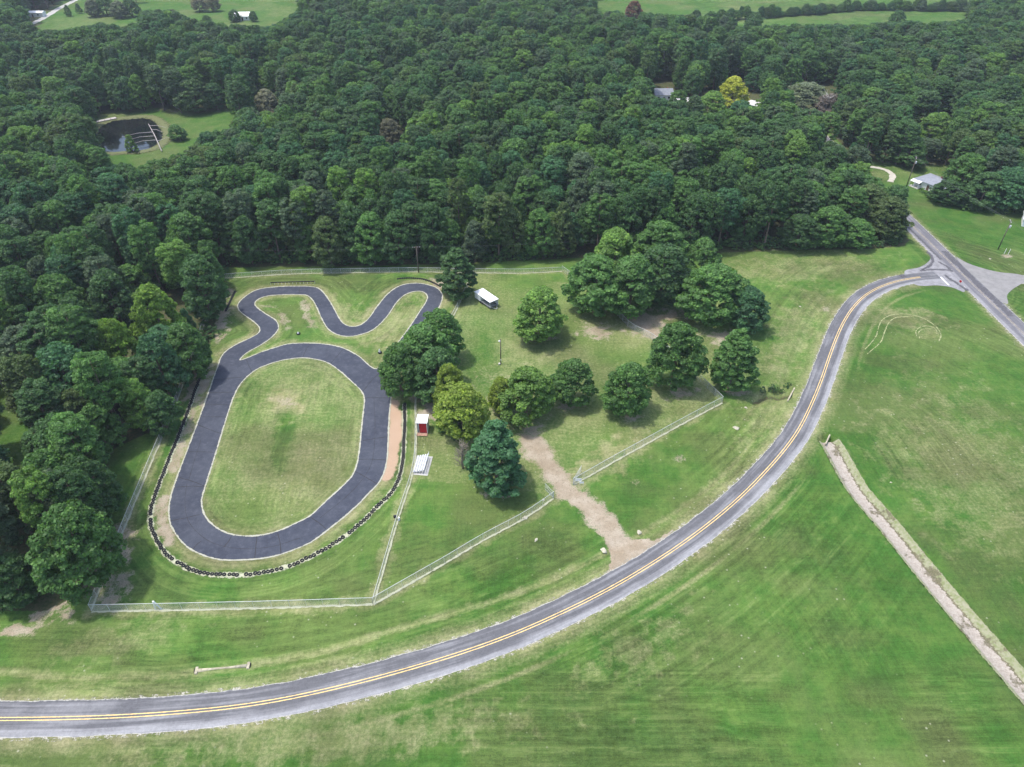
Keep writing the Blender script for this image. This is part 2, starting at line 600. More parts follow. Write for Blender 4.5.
up(lush, blob(640,490,70,26,-0.6,0.9), 0.65)
up(lush, blob(760,360,20,50,0.3,0.9), 0.6)
up(lush, blob(130,470,30,18,-0.3,0.8), 0.5)
up(lush, inside(PX, PY, [(905,190),(985,208),(1030,208),(1030,275),(965,262),(912,215)]).astype(float), 0.95)
# mowing lines: parallel to the road, along the channel, lengthways in the infield
def line_noise(c, scale, seed):
    return vnoise(c, 0 * c, scale, seed) * 0.6 + vnoise(c, 0 * c, scale * 0.45, seed + 1) * 0.4 - 0.5
nearm = (X > -200) & (X < 210) & (Y > 25) & (Y < 260)
def full(P):
    D = np.full(X.shape, 300.0)
    D[nearm] = dist_poly(X[nearm], Y[nearm], P)
    return D
dRf, dCf = full(ROAD[::4]), full(CHAN[::4])
dIf = full(np.vstack([G_IN[::3], G_IN[:1]]))
dOf = full(np.vstack([G_OUT[::3], G_OUT[:1]]))
fade = lambda sc, sd: np.clip(vnoise(X, Y, sc, sd) * 2.2 - 0.5, 0, 1)
below = (Y < np.interp(X, ROAD[:, 0], ROAD[:, 1])) | (X > ROAD[:, 0].max())
ins = inside(X, Y, G_IN[::2])
c1, w1 = dRf.copy(), fade(26, 61) * np.clip(1.7 - dRf / 26, 0.2, 1)
c2 = np.where(below, dCf, Y + 0.06 * X)
w2 = np.where(below, fade(30, 65) * np.clip(dRf / 14 - .4, 0, 1), fade(20, 67) * np.clip((72 - Y) / 12, 0, 1))
w2 = np.where(below & (Y < 64), 0, w2)
w1 = np.where(below & (Y < 60), w1 * 0.3, w1)
c2, w2 = np.where(below & (Y < 64), Y, c2), np.where(below & (Y < 64), fade(18, 69), w2)
c1, w1 = np.where(ins, dIf, c1), np.where(ins, np.clip(1.4 - dIf / 5, 0, 1), w1)
c2, w2 = np.where(ins, X * 0.993 + Y * 0.115, c2), np.where(ins, np.clip(dIf / 5 - .3, 0, 1) * (0.4 + 0.6 * fade(14, 71)), w2)
ring = ~ins & (dOf < 10)
c1, w1, w2 = np.where(ring, dOf, c1), np.where(ring, 0.9, w1), np.where(ring, 0, w2)
lines_pale = np.clip(line_noise(Y + 0.03 * X, 2.0, 80) * 6 - 1.55, 0, 1) * np.clip((66 - Y) / 6, 0, 1) * below * fade(12, 81)
lines_pale += np.exp(-((dRf - 7.2) / 0.45) ** 2) * below * fade(16, 83) * 0.8
up(dry, np.clip(lines_pale, 0, 1), 0.75)
patch = (vnoise(X + 0.5 * Y, Y * 1.3, 13, 84) - 0.5) * 1.1 + (vnoise(X, Y, 5, 85) - 0.5) * 0.55
clay = band(spline(ground([(392,404),(395,425),(393,455),(387,475)]), 1), 1.3, 1.2)
lush = np.clip(lush, 0, 0.82)
up(lush, (clay > 0.3) * 1.0)
# woodland floor everywhere outside the open ground, plus the painted gully shade
OPEN = [(-60,650),(20,622),(70,600),(105,560),(112,500),(108,452),(160,428),(180,392),(205,362),(216,320),(220,268),(430,264),(480,262),(565,258),(735,252),
        (800,250),(870,249),(904,246),(914,236),(909,205),(900,186),(925,190),(985,205),(1060,205),(1400,300),(1400,900),(-60,900)]
POND_CLEAR = [(70,150),(88,112),(150,106),(170,112),(240,104),(232,132),(190,162),(150,182),(85,185)]
TL_FIELD = [(25,60),(40,20),(70,-10),(150,-20),(320,-20),(310,20),(280,48),(210,44),(150,44),(90,56)]
TR_FIELD = [(580,-40),(1010,-40),(985,46),(900,50),(780,54),(690,54),(600,40)]
RIGHT_YARD = [(868,160),(905,164),(950,166),(955,196),(925,196),(900,190),(868,186)]
LEFT_GAP = [(-40,380),(20,385),(30,430),(34,480),(10,480),(-40,450)]
opn = inside(PX, PY, OPEN) | (Y < 75)
clr = np.zeros(X.shape, bool)
for pg in (POND_CLEAR, TL_FIELD, TR_FIELD, RIGHT_YARD, LEFT_GAP):
    clr |= inside(PX, PY, pg) & (Y > 40)
litter_shade = np.maximum(np.where(opn | clr | (dM < 6), 0.0, 1.0), gully_shade * 0.8)
lush = np.where(clr, np.maximum(lush, 0.75), lush)
patch = np.where(clr, -0.35, patch)
dry = np.where(clr, np.maximum(dry, 0.22 * vnoise(X, Y, 22, 77)), dry)

idx = np.arange(X.size).reshape(X.shape)
F = np.stack([idx[:-1, :-1], idx[:-1, 1:], idx[1:, 1:], idx[1:, :-1]], -1).reshape(-1, 4)
gm = quads_mesh('ground', np.stack([X, Y, Z], -1).reshape(-1, 3), F)
att = gm.attributes.new('cover', 'FLOAT_COLOR', 'POINT')
att.data.foreach_set('color', np.stack([dirt, dry, lush, litter_shade], -1).astype(np.float32).ravel())
at2 = gm.attributes.new('mow', 'FLOAT_COLOR', 'POINT')
at2.data.foreach_set('color', np.stack([c1, w1, c2, w2], -1).astype(np.float32).ravel())
at3 = gm.attributes.new('patch', 'FLOAT', 'POINT')
at3.data.foreach_set('value', patch.astype(np.float32).ravel())
gm.polygons.foreach_set('use_smooth', np.ones(len(F), bool))


def grass_material():
    k = NT('turf')
    a = k.n('ShaderNodeAttribute', attribute_name='cover')
    sp = k.n('ShaderNodeSeparateColor')
    k.l(a.outputs['Color'], sp.inputs[0])
    D_, Y_, L_ = sp.outputs
    LT = a.outputs['Alpha']
    a2 = k.n('ShaderNodeAttribute', attribute_name='mow')
    s2 = k.n('ShaderNodeSeparateColor')
    k.l(a2.outputs['Color'], s2.inputs[0])
    a3 = k.n('ShaderNodeAttribute', attribute_name='patch')
    v = k.coord()
    n1 = k.noise(v, 0.035, 4, 0.6)
    n2 = k.noise(v, 0.22, 4, 0.62)
    n3 = k.noise(v, 1.6, 4, 0.7)
    n4 = k.noise(v, 6.0, 2, 0.7)
    st = k.noise(k.coord((0.10, 1.6, 1), math.radians(-34)), 1.0, 3, 0.6, 0.4)       # mower streaks
    st2 = k.noise(k.coord((1.3, 0.09, 1), math.radians(-12)), 1.0, 3, 0.6, 0.6)
    g1 = k.mix(k.rng(n2, 0.35, 0.66), (0.070, 0.165, 0.030), (0.122, 0.205, 0.045))
    g1 = k.mix(k.math('MULTIPLY', k.rng(n1, 0.42, 0.62), 0.75), g1, (0.140, 0.195, 0.054))
    lushc = k.mix(k.rng(n2, 0.35, 0.7), (0.042, 0.118, 0.019), (0.068, 0.140, 0.026))
    lushc = k.mix(k.math('MULTIPLY', k.rng(n1, 0.47, 0.63), 0.75), lushc, (0.104, 0.130, 0.045))
    c = k.mix(k.math('MULTIPLY', L_, 0.95), g1, lushc)
    dryf = k.math('MULTIPLY', k.math('ADD', Y_, k.rng(n3, 0.35, 0.75, -0.15, 0.2)), k.rng(Y_, 0.02, 0.2))
    dryc = k.mix(k.rng(n2, 0.35, 0.65), (0.290, 0.275, 0.125), (0.410, 0.360, 0.210))
    cl = k.n('ShaderNodeClamp'); k.l(dryf, cl.inputs[0])
    c = k.mix(k.math('MULTIPLY', cl.outputs[0], 0.85), c, dryc)
    olive = k.rng(a3.outputs['Fac'], 0.02, 0.42)
    c = k.mix(k.math('MULTIPLY', olive, 0.30), c, (0.125, 0.132, 0.055))
    tex = k.math('ADD', k.math('ADD', k.rng(st, 0.3, 0.7, -0.06, 0.06), k.rng(st2, 0.3, 0.7, -0.05, 0.05)),
                 k.math('ADD', k.rng(n3, 0.3, 0.7, -0.10, 0.10), k.rng(n4, 0.25, 0.75, -0.15, 0.15)))
    n0 = k.noise(v, 0.06, 2)
    def streak(c_, w_, off):
        cb = k.n('ShaderNodeCombineXYZ')
        k.put(cb.inputs[0], k.math('ADD', c_, k.math('MULTIPLY', n3, 0.35)))
        k.put(cb.inputs[1], k.math('ADD', k.math('MULTIPLY', n0, 6.0), off))
        f = k.noise(cb.outputs[0], 0.85, 4, 0.72)
        return k.math('MULTIPLY', k.rng(f, 0.28, 0.72, -0.23, 0.23), w_)
    sk = k.math('ADD', streak(s2.outputs[0], s2.outputs[1], 0.0), streak(s2.outputs[2], a2.outputs['Alpha'], 40.0))
    tex = k.math('ADD', tex, sk)
    c = k.mix(k.rng(sk, 0.06, 0.24, 0, 0.25), c, (0.20, 0.215, 0.085))
    tex = k.math('ADD', tex, k.math('MULTIPLY', a3.outputs['Fac'], -0.20))
    c = k.scale(c, k.math('ADD', 0.82, tex))
    dc = k.mix(k.rng(n2, 0.35, 0.65), (0.29, 0.235, 0.165), (0.39, 0.335, 0.255))
    dc = k.mix(k.rng(n3, 0.5, 0.75), dc, (0.24, 0.19, 0.125))
    dc = k.mix(k.math('MULTIPLY', k.rng(L_, 0.85, 0.97), 0.8), dc, (0.44, 0.30, 0.20))
    dc = k.scale(dc, k.rng(n4, 0.25, 0.75, 0.82, 1.15))
    df = k.rng(k.math('ADD', D_, k.math('ADD', k.rng(n3, 0.3, 0.7, -0.2, 0.2), k.rng(n4, 0.3, 0.7, -0.12, 0.12))), 0.26, 0.84)
    c = k.mix(df, c, dc)
    lc = k.mix(k.rng(n3, 0.35, 0.65), (0.050, 0.075, 0.026), (0.105, 0.095, 0.050))
    c = k.mix(k.rng(k.math('ADD', LT, k.rng(n3, 0.3, 0.7, -0.3, 0.3)), 0.3, 0.7), c, lc)
    # small pale seed heads and stones
    vo = k.n('ShaderNodeTexVoronoi'); k.l(v, vo.inputs['Vector']); vo.inputs['Scale'].default_value = 0.55
    fl = k.math('MULTIPLY', k.rng(vo.outputs['Distance'], 0.05, 0.13, 1.0, 0.0), k.rng(n1, 0.45, 0.6))
    c = k.mix(k.math('MULTIPLY', fl, 0.55), c, (0.42, 0.42, 0.30))
    k.base(c)
    k.b.inputs['Roughness'].default_value = 0.95
    k.b.inputs['Specular IOR Level'].default_value = 0.08
    k.bump(k.math('ADD', n3, k.math('MULTIPLY', n4, 0.8)), 0.55, 0.22)
    return k.m


tag(link('ground', gm, None, [grass_material()]), kind='structure')
flat_x, flat_y = gx, gyy


def gz(x, y):
    """ground height under a point (bilinear)."""
    i = int(np.clip(np.searchsorted(flat_x, x) - 1, 0, len(flat_x) - 2))
    j = int(np.clip(np.searchsorted(flat_y, y) - 1, 0, len(flat_y) - 2))
    f = (x - flat_x[i]) / (flat_x[i + 1] - flat_x[i])
    g = (y - flat_y[j]) / (flat_y[j + 1] - flat_y[j])
    return float((Z[j, i] * (1 - f) + Z[j, i + 1] * f) * (1 - g) + (Z[j + 1, i] * (1 - f) + Z[j + 1, i + 1] * f) * g)


# ------------------------------------------------------------------ roads
def road_material(name, dark, light, pale):
    k = NT(name)
    uv = k.n('ShaderNodeUVMap', uv_map='UVMap')
    s = k.n('ShaderNodeSeparateXYZ'); k.l(uv.outputs[0], s.inputs[0])
    v = k.coord()
    n1, n2, n3 = k.noise(v, 0.12, 4), k.noise(v, 1.3, 4, 0.65), k.noise(v, 7, 2)
    mp = k.n('ShaderNodeMapping'); mp.inputs['Scale'].default_value = (9, 0.05, 1); k.l(uv.outputs[0], mp.inputs[0])
    streak = k.noise(mp.outputs[0], 1.0, 3, 0.6)
    f = k.math('ADD', k.rng(s.outputs[0], 0.27, 0.14, 0.0, 0.8), k.rng(streak, 0.35, 0.65, -0.28, 0.28))   # right-hand lane worn paler
    for c_, w_ in ((0.62, 0.06), (0.86, 0.05), (0.40, 0.05)):
        d_ = k.math('ABSOLUTE', k.math('SUBTRACT', s.outputs[0], c_))
        f = k.math('ADD', f, k.rng(d_, 0.0, w_ * 1.8, 0.22, 0.0))
    f = k.math('ADD', f, k.rng(n1, 0.35, 0.65, -0.2, 0.2))
    cl = k.n('ShaderNodeClamp'); k.l(f, cl.inputs[0])
    c = k.mix(cl.outputs[0], dark, light)
    e = k.math('ABSOLUTE', k.math('SUBTRACT', s.outputs[0], 0.5))
    c = k.mix(k.rng(k.math('ADD', e, k.rng(n2, 0.3, 0.7, -0.012, 0.012)), 0.478, 0.49), c, pale)
    c = k.scale(c, k.math('ADD', k.rng(n2, 0.3, 0.7, 0.9, 1.1), k.rng(n3, 0.3, 0.7, -0.09, 0.09)))
    k.base(c)
    k.b.inputs['Roughness'].default_value = 0.8
    k.bump(n3, 0.3, 0.03)
    return k.m


def ragged(name, col, col2, edge_soft=0.28, cover=0.5):
    """loose gravel / worn turf strip with a broken edge."""
    k = NT(name)
    uv = k.n('ShaderNodeUVMap', uv_map='UVMap')
    s = k.n('ShaderNodeSeparateXYZ'); k.l(uv.outputs[0], s.inputs[0])
    v = k.coord()
    n2, n3 = k.noise(v, 0.9, 4, 0.65), k.noise(v, 4.5, 3, 0.7)
    c = k.mix(k.rng(n3, 0.3, 0.7), col, col2)
    k.base(c)
    e = k.math('MULTIPLY', k.math('ABSOLUTE', k.math('SUBTRACT', s.outputs[0], 0.5)), 2.0)
    a = k.rng(k.math('ADD', k.math('SUBTRACT', 1.0, e), k.math('ADD', k.rng(n2, 0.3, 0.7, -cover, cover), k.rng(n3, 0.3, 0.7, -.25, .25))), 0.1, 0.1 + edge_soft)
    k.alpha(a)
    return k.m


M_ROAD = road_material('road_asphalt', (0.112, 0.112, 0.118), (0.280, 0.280, 0.284), (0.38, 0.37, 0.33))
M_GRAVEL = ragged('gravel_edge', (0.48, 0.46, 0.39), (0.38, 0.36, 0.28), 0.3, 0.3)
M_YELLOW = ragged('yellow_paint', (0.80, 0.56, 0.20), (0.70, 0.52, 0.24), 0.2, 0.22)
M_WHITEP = ragged('white_paint', (0.78, 0.78, 0.76), (0.66, 0.66, 0.64), 0.2, 0.15)
M_DRYLINE = ragged('dead_grass', (0.47, 0.46, 0.34), (0.36, 0.38, 0.24), 0.4, 0.3)
M_TRACKLINE = ragged('wheel_worn_turf', (0.36, 0.36, 0.20), (0.24, 0.28, 0.11), 0.5, 0.75)

HW = 2.95
tag(ribbon('road_shoulder', ROAD, [(-3.5, 0.02), (-2.6, 0.03), (2.6, 0.03), (3.45, 0.02)], M_GRAVEL, wob=0.15), kind='structure')
tag(ribbon('road', ROAD, [(-HW, 0.03), (-1.5, 0.06), (0, 0.085), (1.5, 0.06), (HW, 0.03)], M_ROAD, wob=0.09, seed=4), kind='structure')
for s_ in (-1, 1):
    tag(ribbon('centre_line', ROAD[:-4], [(s_ * 0.24 - 0.095, 0.092), (s_ * 0.24 + 0.095, 0.092)], M_YELLOW), kind='structure')
tag(ribbon('road_shoulder', MAIN, [(-4.1, 0.018), (-2.8, 0.026), (2.8, 0.026), (4.1, 0.018)], M_GRAVEL, wob=0.25, seed=9), kind='structure')
M_MAIN = road_material('county_road_asphalt', (0.135, 0.132, 0.142), (0.26, 0.255, 0.26), (0.40, 0.38, 0.35))
tag(ribbon('road', MAIN, [(-3.35, 0.036), (-1.6, 0.075), (0, 0.10), (1.6, 0.075), (3.35, 0.036)], M_MAIN, seed=5), kind='structure')
for s_ in (-1, 1):
    tag(ribbon('centre_line', MAIN, [(s_ * 0.2 - 0.07, 0.106), (s_ * 0.2 + 0.07, 0.106)], ragged('faded_yellow_paint', (.55, .44, .28), (.42, .37, .28), .3, .5)), kind='structure')
M_SIDE = road_material('side_road_chipseal', (0.21, 0.205, 0.195), (0.26, 0.25, 0.235), (0.40, 0.38, 0.34))
tag(ribbon('road', SIDE, [(-2.6, 0.028), (0, 0.05), (2.6, 0.028)], M_SIDE, wob=0.1), kind='structure')
M_FLARE = plain('junction_asphalt', (0.235, 0.23, 0.235), 0.2, 0.6, 0.85)
M_FLARE2 = plain('junction_chipseal', (0.225, 0.217, 0.207), 0.12, 0.5, 0.85)
fl1 = spline(ground([(905,271),(919,267.5),(927,263),(931,257),(928,250),(945,259),(962,282),(964,292),(952,287.5),(938,285.5),(918,285.5),(908,280)]), 0.8, True)
fl2 = spline(ground([(956,257),(966,262.5),(980,267.5),(998,272),(1016,274),(1024,276),(1022,283),(1013,289),(1007,295.5),(1007.5,304),(998,300),(975,280)]), 0.8, True)
tag(sheet('junction_pavement', [fl1], 0.040, M_FLARE), kind='structure')
tag(sheet('junction_pavement', [fl2], 0.044, M_FLARE2), kind='structure')
tag(ribbon('stop_line', even(ground([(940.5,277.2),(948.8,285.5)]), 0.5), [(-0.33, 0.107), (0.33, 0.107)], M_WHITEP), kind='structure')
# driveway of the grey-roofed house
tag(ribbon('driveway', spline(ground([(868,166.5),(880,168.5),(888,171.5),(892.5,176),(890,182)]), 0.8), [(-1.15, 0.03), (1.15, 0.03)], plain('pale_gravel', (0.42, 0.39, 0.32), 0.12, 1.0, 0.9), wob=0.25), kind='structure')
tag(ribbon('field_lane', spline(ground([(22,28),(40,20),(58,9),(75,0),(95,-10)]), 3), [(-2.5, 0.04), (2.5, 0.04)], plain('lane_gravel', (0.40, 0.39, 0.36), 0.12, 0.3, 0.9), wob=0.4), kind='structure')

M_TAR = ragged('tar_patch', (0.075, 0.073, 0.082), (0.12, 0.115, 0.12), 0.4, 0.35)
seg = MAIN[(proj(MAIN[:, 0], MAIN[:, 1], 0 * MAIN[:, 0])[0] > 936) & (proj(MAIN[:, 0], MAIN[:, 1], 0 * MAIN[:, 0])[0] < 1006)]
tag(ribbon('tar_patch', even(seg, 1.0), [(0.45, 0.104), (1.5, 0.084), (3.0, 0.056)], M_TAR, wob=0.15), kind='structure')
seg2 = MAIN[(proj(MAIN[:, 0], MAIN[:, 1], 0 * MAIN[:, 0])[0] > 905) & (proj(MAIN[:, 0], MAIN[:, 1], 0 * MAIN[:, 0])[0] < 950)]
tag(ribbon('tar_patch', even(seg2, 1.0), [(-2.6, 0.062), (-1.9, 0.076), (-1.5, 0.086)], M_TAR, wob=0.1), kind='structure')
for ln, w_ in (([(926.5,251.5),(931,256),(932.5,261),(929.5,266),(922,270)], .55), ([(920,271),(935,269.5),(949,270.5)], .5), ([(938,262),(946,266),(952,272)], .5), ([(944,275),(956,283),(968,291)], .6), ([(900,275),(905,277.5)], 1.2)):
    tag(ribbon('tar_patch', even(spline(ground(ln), .6), .6), [(-w_, 0.108), (w_, 0.108)], M_TAR, wob=.12, seed=int(ln[0][0])), kind='structure')

# drainage channel cut in the right-hand field
def channel_material():
    k = NT('channel_soil')
    uv = k.n('ShaderNodeUVMap', uv_map='UVMap')
    s = k.n('ShaderNodeSeparateXYZ'); k.l(uv.outputs[0], s.inputs[0])
    v = k.coord()
    n1, n2, n3 = k.noise(v, 0.35, 4, 0.6), k.noise(v, 1.5, 4, 0.7), k.noise(v, 6, 2)
    u = k.math('ADD', s.outputs[0], k.rng(n2, 0.3, 0.7, -0.05, 0.05))
    bed = k.mix(k.rng(n2, 0.35, 0.65), (0.315, 0.272, 0.225), (0.385, 0.345, 0.29))
    bank = k.mix(k.rng(n2, 0.3, 0.7), (0.30, 0.29, 0.20), (0.17, 0.20, 0.08))
    weed = k.mix(k.rng(n3, 0.3, 0.7), (0.075, 0.075, 0.035), (0.15, 0.125, 0.08))
    c = k.mix(k.rng(u, 0.34, 0.30), bed, bank)
    c = k.mix(k.rng(u, 0.80, 0.86), c, bank)
    w = k.math('MULTIPLY', k.rng(u, 0.25, 0.28), k.rng(u, 0.36, 0.32))
    spots = k.math('MULTIPLY', k.rng(k.noise(k.coord(), 0.22, 4, 0.7), 0.56, 0.64), 0.85)
    c = k.mix(k.math('MAXIMUM', k.math('MULTIPLY', w, 0.9), spots), c, weed)
    k.base(k.scale(c, k.rng(n3, 0.25, 0.75, 0.88, 1.12)))
    e = k.math('MULTIPLY', k.math('ABSOLUTE', k.math('SUBTRACT', s.outputs[0], 0.5)), 2.0)
    k.alpha(k.rng(k.math('ADD', k.math('SUBTRACT', 1.0, e), k.rng(n2, 0.3, 0.7, -0.05, 0.05)), 0.03, 0.08))
    k.bump(n2, 0.5, 0.15)
    return k.m


CH = even(CHAN, 1.0)
# travelling down-right, left of travel is the picture's right bank
tag(ribbon('drainage_ditch', CH, [(2.6, 0.035), (2.2, 0.06), (1.6, -0.5), (1.15, -0.75), (-1.35, -0.72), (-1.8, -0.45), (-2.2, 0.06), (-2.75, 0.035)], channel_material(), wob=0.14), kind='structure')

# ------------------------------------------------------------------ kart track
def track_material():
    k = NT('track_asphalt')
    v = k.coord()
    n1, n2, n3 = k.noise(v, 0.10, 4, 0.6), k.noise(v, 0.8, 4, 0.65), k.noise(v, 8, 2)
    c = k.mix(k.rng(n1, 0.35, 0.65), (0.042, 0.048, 0.066), (0.060, 0.067, 0.086))
    c = k.mix(k.math('MULTIPLY', k.rng(n2, 0.45, 0.7), 0.6), c, (0.080, 0.087, 0.110))
    c = k.mix(k.math('MULTIPLY', k.rng(k.noise(k.coord(), 0.3, 5, 0.75), 0.5, 0.68), 0.55), c, (0.032, 0.037, 0.052))
    k.base(k.scale(c, k.rng(n3, 0.25, 0.75, 0.85, 1.15)))
    k.b.inputs['Roughness'].default_value = 0.75
    k.bump(n3, 0.3, 0.02)
    return k.m


tag(sheet('track', [G_OUT, G_IN, G_ISL], 0.05, track_material()), kind='structure')
M_KERB = ragged('concrete_edge', (0.44, 0.43, 0.36), (0.33, 0.33, 0.24), 0.35, 0.4)
for g_ in (G_OUT, G_IN, G_ISL):
    c_ = np.vstack([g_, g_[:2]])
    tag(ribbon('track_edging', c_, [(-0.21, 0.058), (0.0, 0.07), (0.21, 0.058)], M_KERB, wob=0.05), kind='structure')
M_SEAM = plain('tar_seam', (0.022, 0.022, 0.026), 0.15, 4, 0.6)
for a_, b_ in [((186.5,452),(213.5,452.5)),((177.5,477),(206.5,487)),((204,404.5),(229,405)),((207,392.6),(234.5,392.3)),((199,417),(226,417)),((174,487.5),(203,486.5)),
               ((170,521),(200,514.5)),((193.5,549),(201.5,541)),((224,547),(231.5,536.5)),((254.5,559),(257,536)),((281,555),(277.5,533)),((326,529),(309,516.5)),
               ((303,357),(311,343)),((330,364.5),(343,349.5)),((362,392.5),(380,372)),((364.5,398),(389,398)),((362.5,441),(388,437)),((358,459.5),(386,460)),((355,471.5),(377,484)),
               ((252,372),(246,358.5)),((213,380),(246,377)),((321,305),(308,295.5)),((300,287.5),(300,294)),((196,424),(222,434))]:
    tag(ribbon('track_seam', spline(np.array([at(*a_)[:2], at((a_[0]+b_[0])/2 + R.uniform(-1, 1), (a_[1]+b_[1])/2 + R.uniform(-.6, .6))[:2], at(*b_)[:2]]), 0.5),
               [(-0.085, 0.056), (0.085, 0.056)], M_SEAM, wob=0.04, seed=int(a_[0])), kind='structure')
for ln in ([(187,484),(185,500),(187,517),(194,529),(207,540),(224,546.5),(250,549),(275,546),(300,538)], [(374,398),(375,430),(372,462),(362,480),(345,498),(320,518)],
           [(201,440),(194,462),(189,480)]):
    tag(ribbon('track_seam', spline(ground(ln), 0.7), [(-0.05, 0.0555), (0.05, 0.0555)], M_SEAM, wob=0.03), kind='structure')

# doughnut wheel tracks, mower lines and the bleached strips under the fences
for ln in ([(865,349.5),(875.5,337),(880.5,322),(886,317),(893,314.5),(908,313.6),(923,317.5),(935.5,325.5),(941,334),(939,341)],
           [(866.8,354.5),(880.5,342),(885.5,329.5),(890,321),(897,317),(912,316)],
           [(917.5,337),(916,331),(921,326.5),(929,325.5),(936,329),(937,335)],
           [(920,338),(919,332),(925,328),(931,328.5)]):
    tag(ribbon('wheel_track', spline(ground(ln), 0.6), [(-0.17, 0.3), (0.17, 0.3)], M_TRACKLINE, wob=0.05), kind='structure')
for n_, P_ in FENCES.items():
    if n_ in ('front', 'gate_west', 'gate_east', 'divider', 'left', 'back'):
        q_ = even(spline(ground(P_), 1.5), 1.0)
        w_ = 0.30 if n_ != 'divider' else 0.24
        tag(ribbon('dead_grass_strip', q_, [(-w_ - .15, 0.0), (w_ - .15, 0.0)], M_DRYLINE, wob=0.08, seed=len(n_)), kind='structure')

for o in list(COL.objects):      # drape the thin strips lying on turf over the ground relief
    if o.name.split('.')[0] in ('wheel_track', 'dead_grass_strip', 'driveway', 'field_lane'):
        for v_ in o.data.vertices:
            v_.co.z = gz(v_.co.x, v_.co.y) + 0.05

# ------------------------------------------------------------------ pond
def water_material():
    k = NT('pond_water')
    v = k.coord()
    n1 = k.noise(v, 0.08, 3)
    k.base(k.mix(k.rng(n1, 0.4, 0.6), (0.006, 0.008, 0.010), (0.012, 0.013, 0.012)))
    k.b.inputs['Roughness'].default_value = 0.06
    k.b.inputs['Specular IOR Level'].default_value = 0.3
    k.bump(k.noise(v, 1.2, 2), 0.04, 0.05)
    return k.m


tag(sheet('pond_water', [POND], -0.12, water_material()), kind='structure')
M_MUD = ragged('muddy_bank', (0.11, 0.15, 0.05), (0.15, 0.14, 0.07))
tag(ribbon('pond_bank', np.vstack([POND, POND[:2]]), [(-0.9, -0.25), (0.3, 0.08), (2.0, 0.14), (5.0, 0.12)], M_MUD, wob=0.4), kind='structure')

# ------------------------------------------------------------------ trees
TONES = {'dark green': (.070, .146, .048), 'bluish green': (.062, .154, .064), 'mid green': (.100, .204, .054), 'bright green': (.145, .258, .056),
         'olive green': (.098, .150, .050), 'greyish green': (.098, .150, .080), 'yellowish green': (.220, .300, .050), 'golden yellow': (.36, .38, .05),
         'reddish brown': (.16, .085, .055), 'grey brown': (.16, .135, .115)}


def leaf_material(name, far=False):
    k = NT(name)
    oi = k.n('ShaderNodeObjectInfo')
    a = k.n('ShaderNodeAttribute', attribute_name='tint')
    if far:
        r = k.n('ShaderNodeValToRGB')
        r.color_ramp.interpolation = 'LINEAR'
        stops = ['bluish green', 'dark green', 'mid green', 'dark green', 'greyish green', 'dark green', 'bright green', 'bluish green', 'olive green', 'mid green']
        el = r.color_ramp.elements
        while len(el) < len(stops): el.new(0.5)
        for i, s_ in enumerate(stops):
            el[i].position = i / (len(stops) - 1)
            el[i].color = (*TONES[s_], 1)
        k.l(oi.outputs['Random'], r.inputs[0])
        c = r.outputs[0]
    else:
        c = oi.outputs['Color']
        c = k.scale(c, k.rng(oi.outputs['Random'], 0, 1, 0.88, 1.12))
    c = k.scale(c, k.rng(a.outputs['Fac'], 0, 1, 0.62, 1.42))  # random leaf tone, range widened so paler cards paint in crown highlights
    c = k.mix(k.rng(a.outputs['Fac'], 0.72, 1.0, 0, 0.35), c, k.mix(1.0, c, (1.5, 1.25, 0.7), 'MULTIPLY'))
    k.base(c)
    k.b.inputs['Roughness'].default_value = 0.55
    k.b.inputs['Specular IOR Level'].default_value = 0.28
    tl = k.n('ShaderNodeBsdfTranslucent')
    k.put(tl.inputs['Color'], k.mix(1.0, c, (1.3, 1.45, 0.7), 'MULTIPLY'))
    mx = k.n('ShaderNodeMixShader')
    mx.inputs[0].default_value = 0.38
    k.l(k.b.outputs[0], mx.inputs[1]); k.l(tl.outputs[0], mx.inputs[2])
    k.l(mx.outputs[0], k.out.inputs[0])
    return k.m


M_LEAF, M_LEAF_FAR = leaf_material('leaves'), leaf_material('leaves_far', True)
M_BARK = plain('bark', (0.15, 0.115, 0.085), 0.3, 2.0, 0.95, bump=0.5)
M_DEADWOOD = plain('dead_wood', (0.42, 0.39, 0.35), 0.2, 2.0, 0.9)


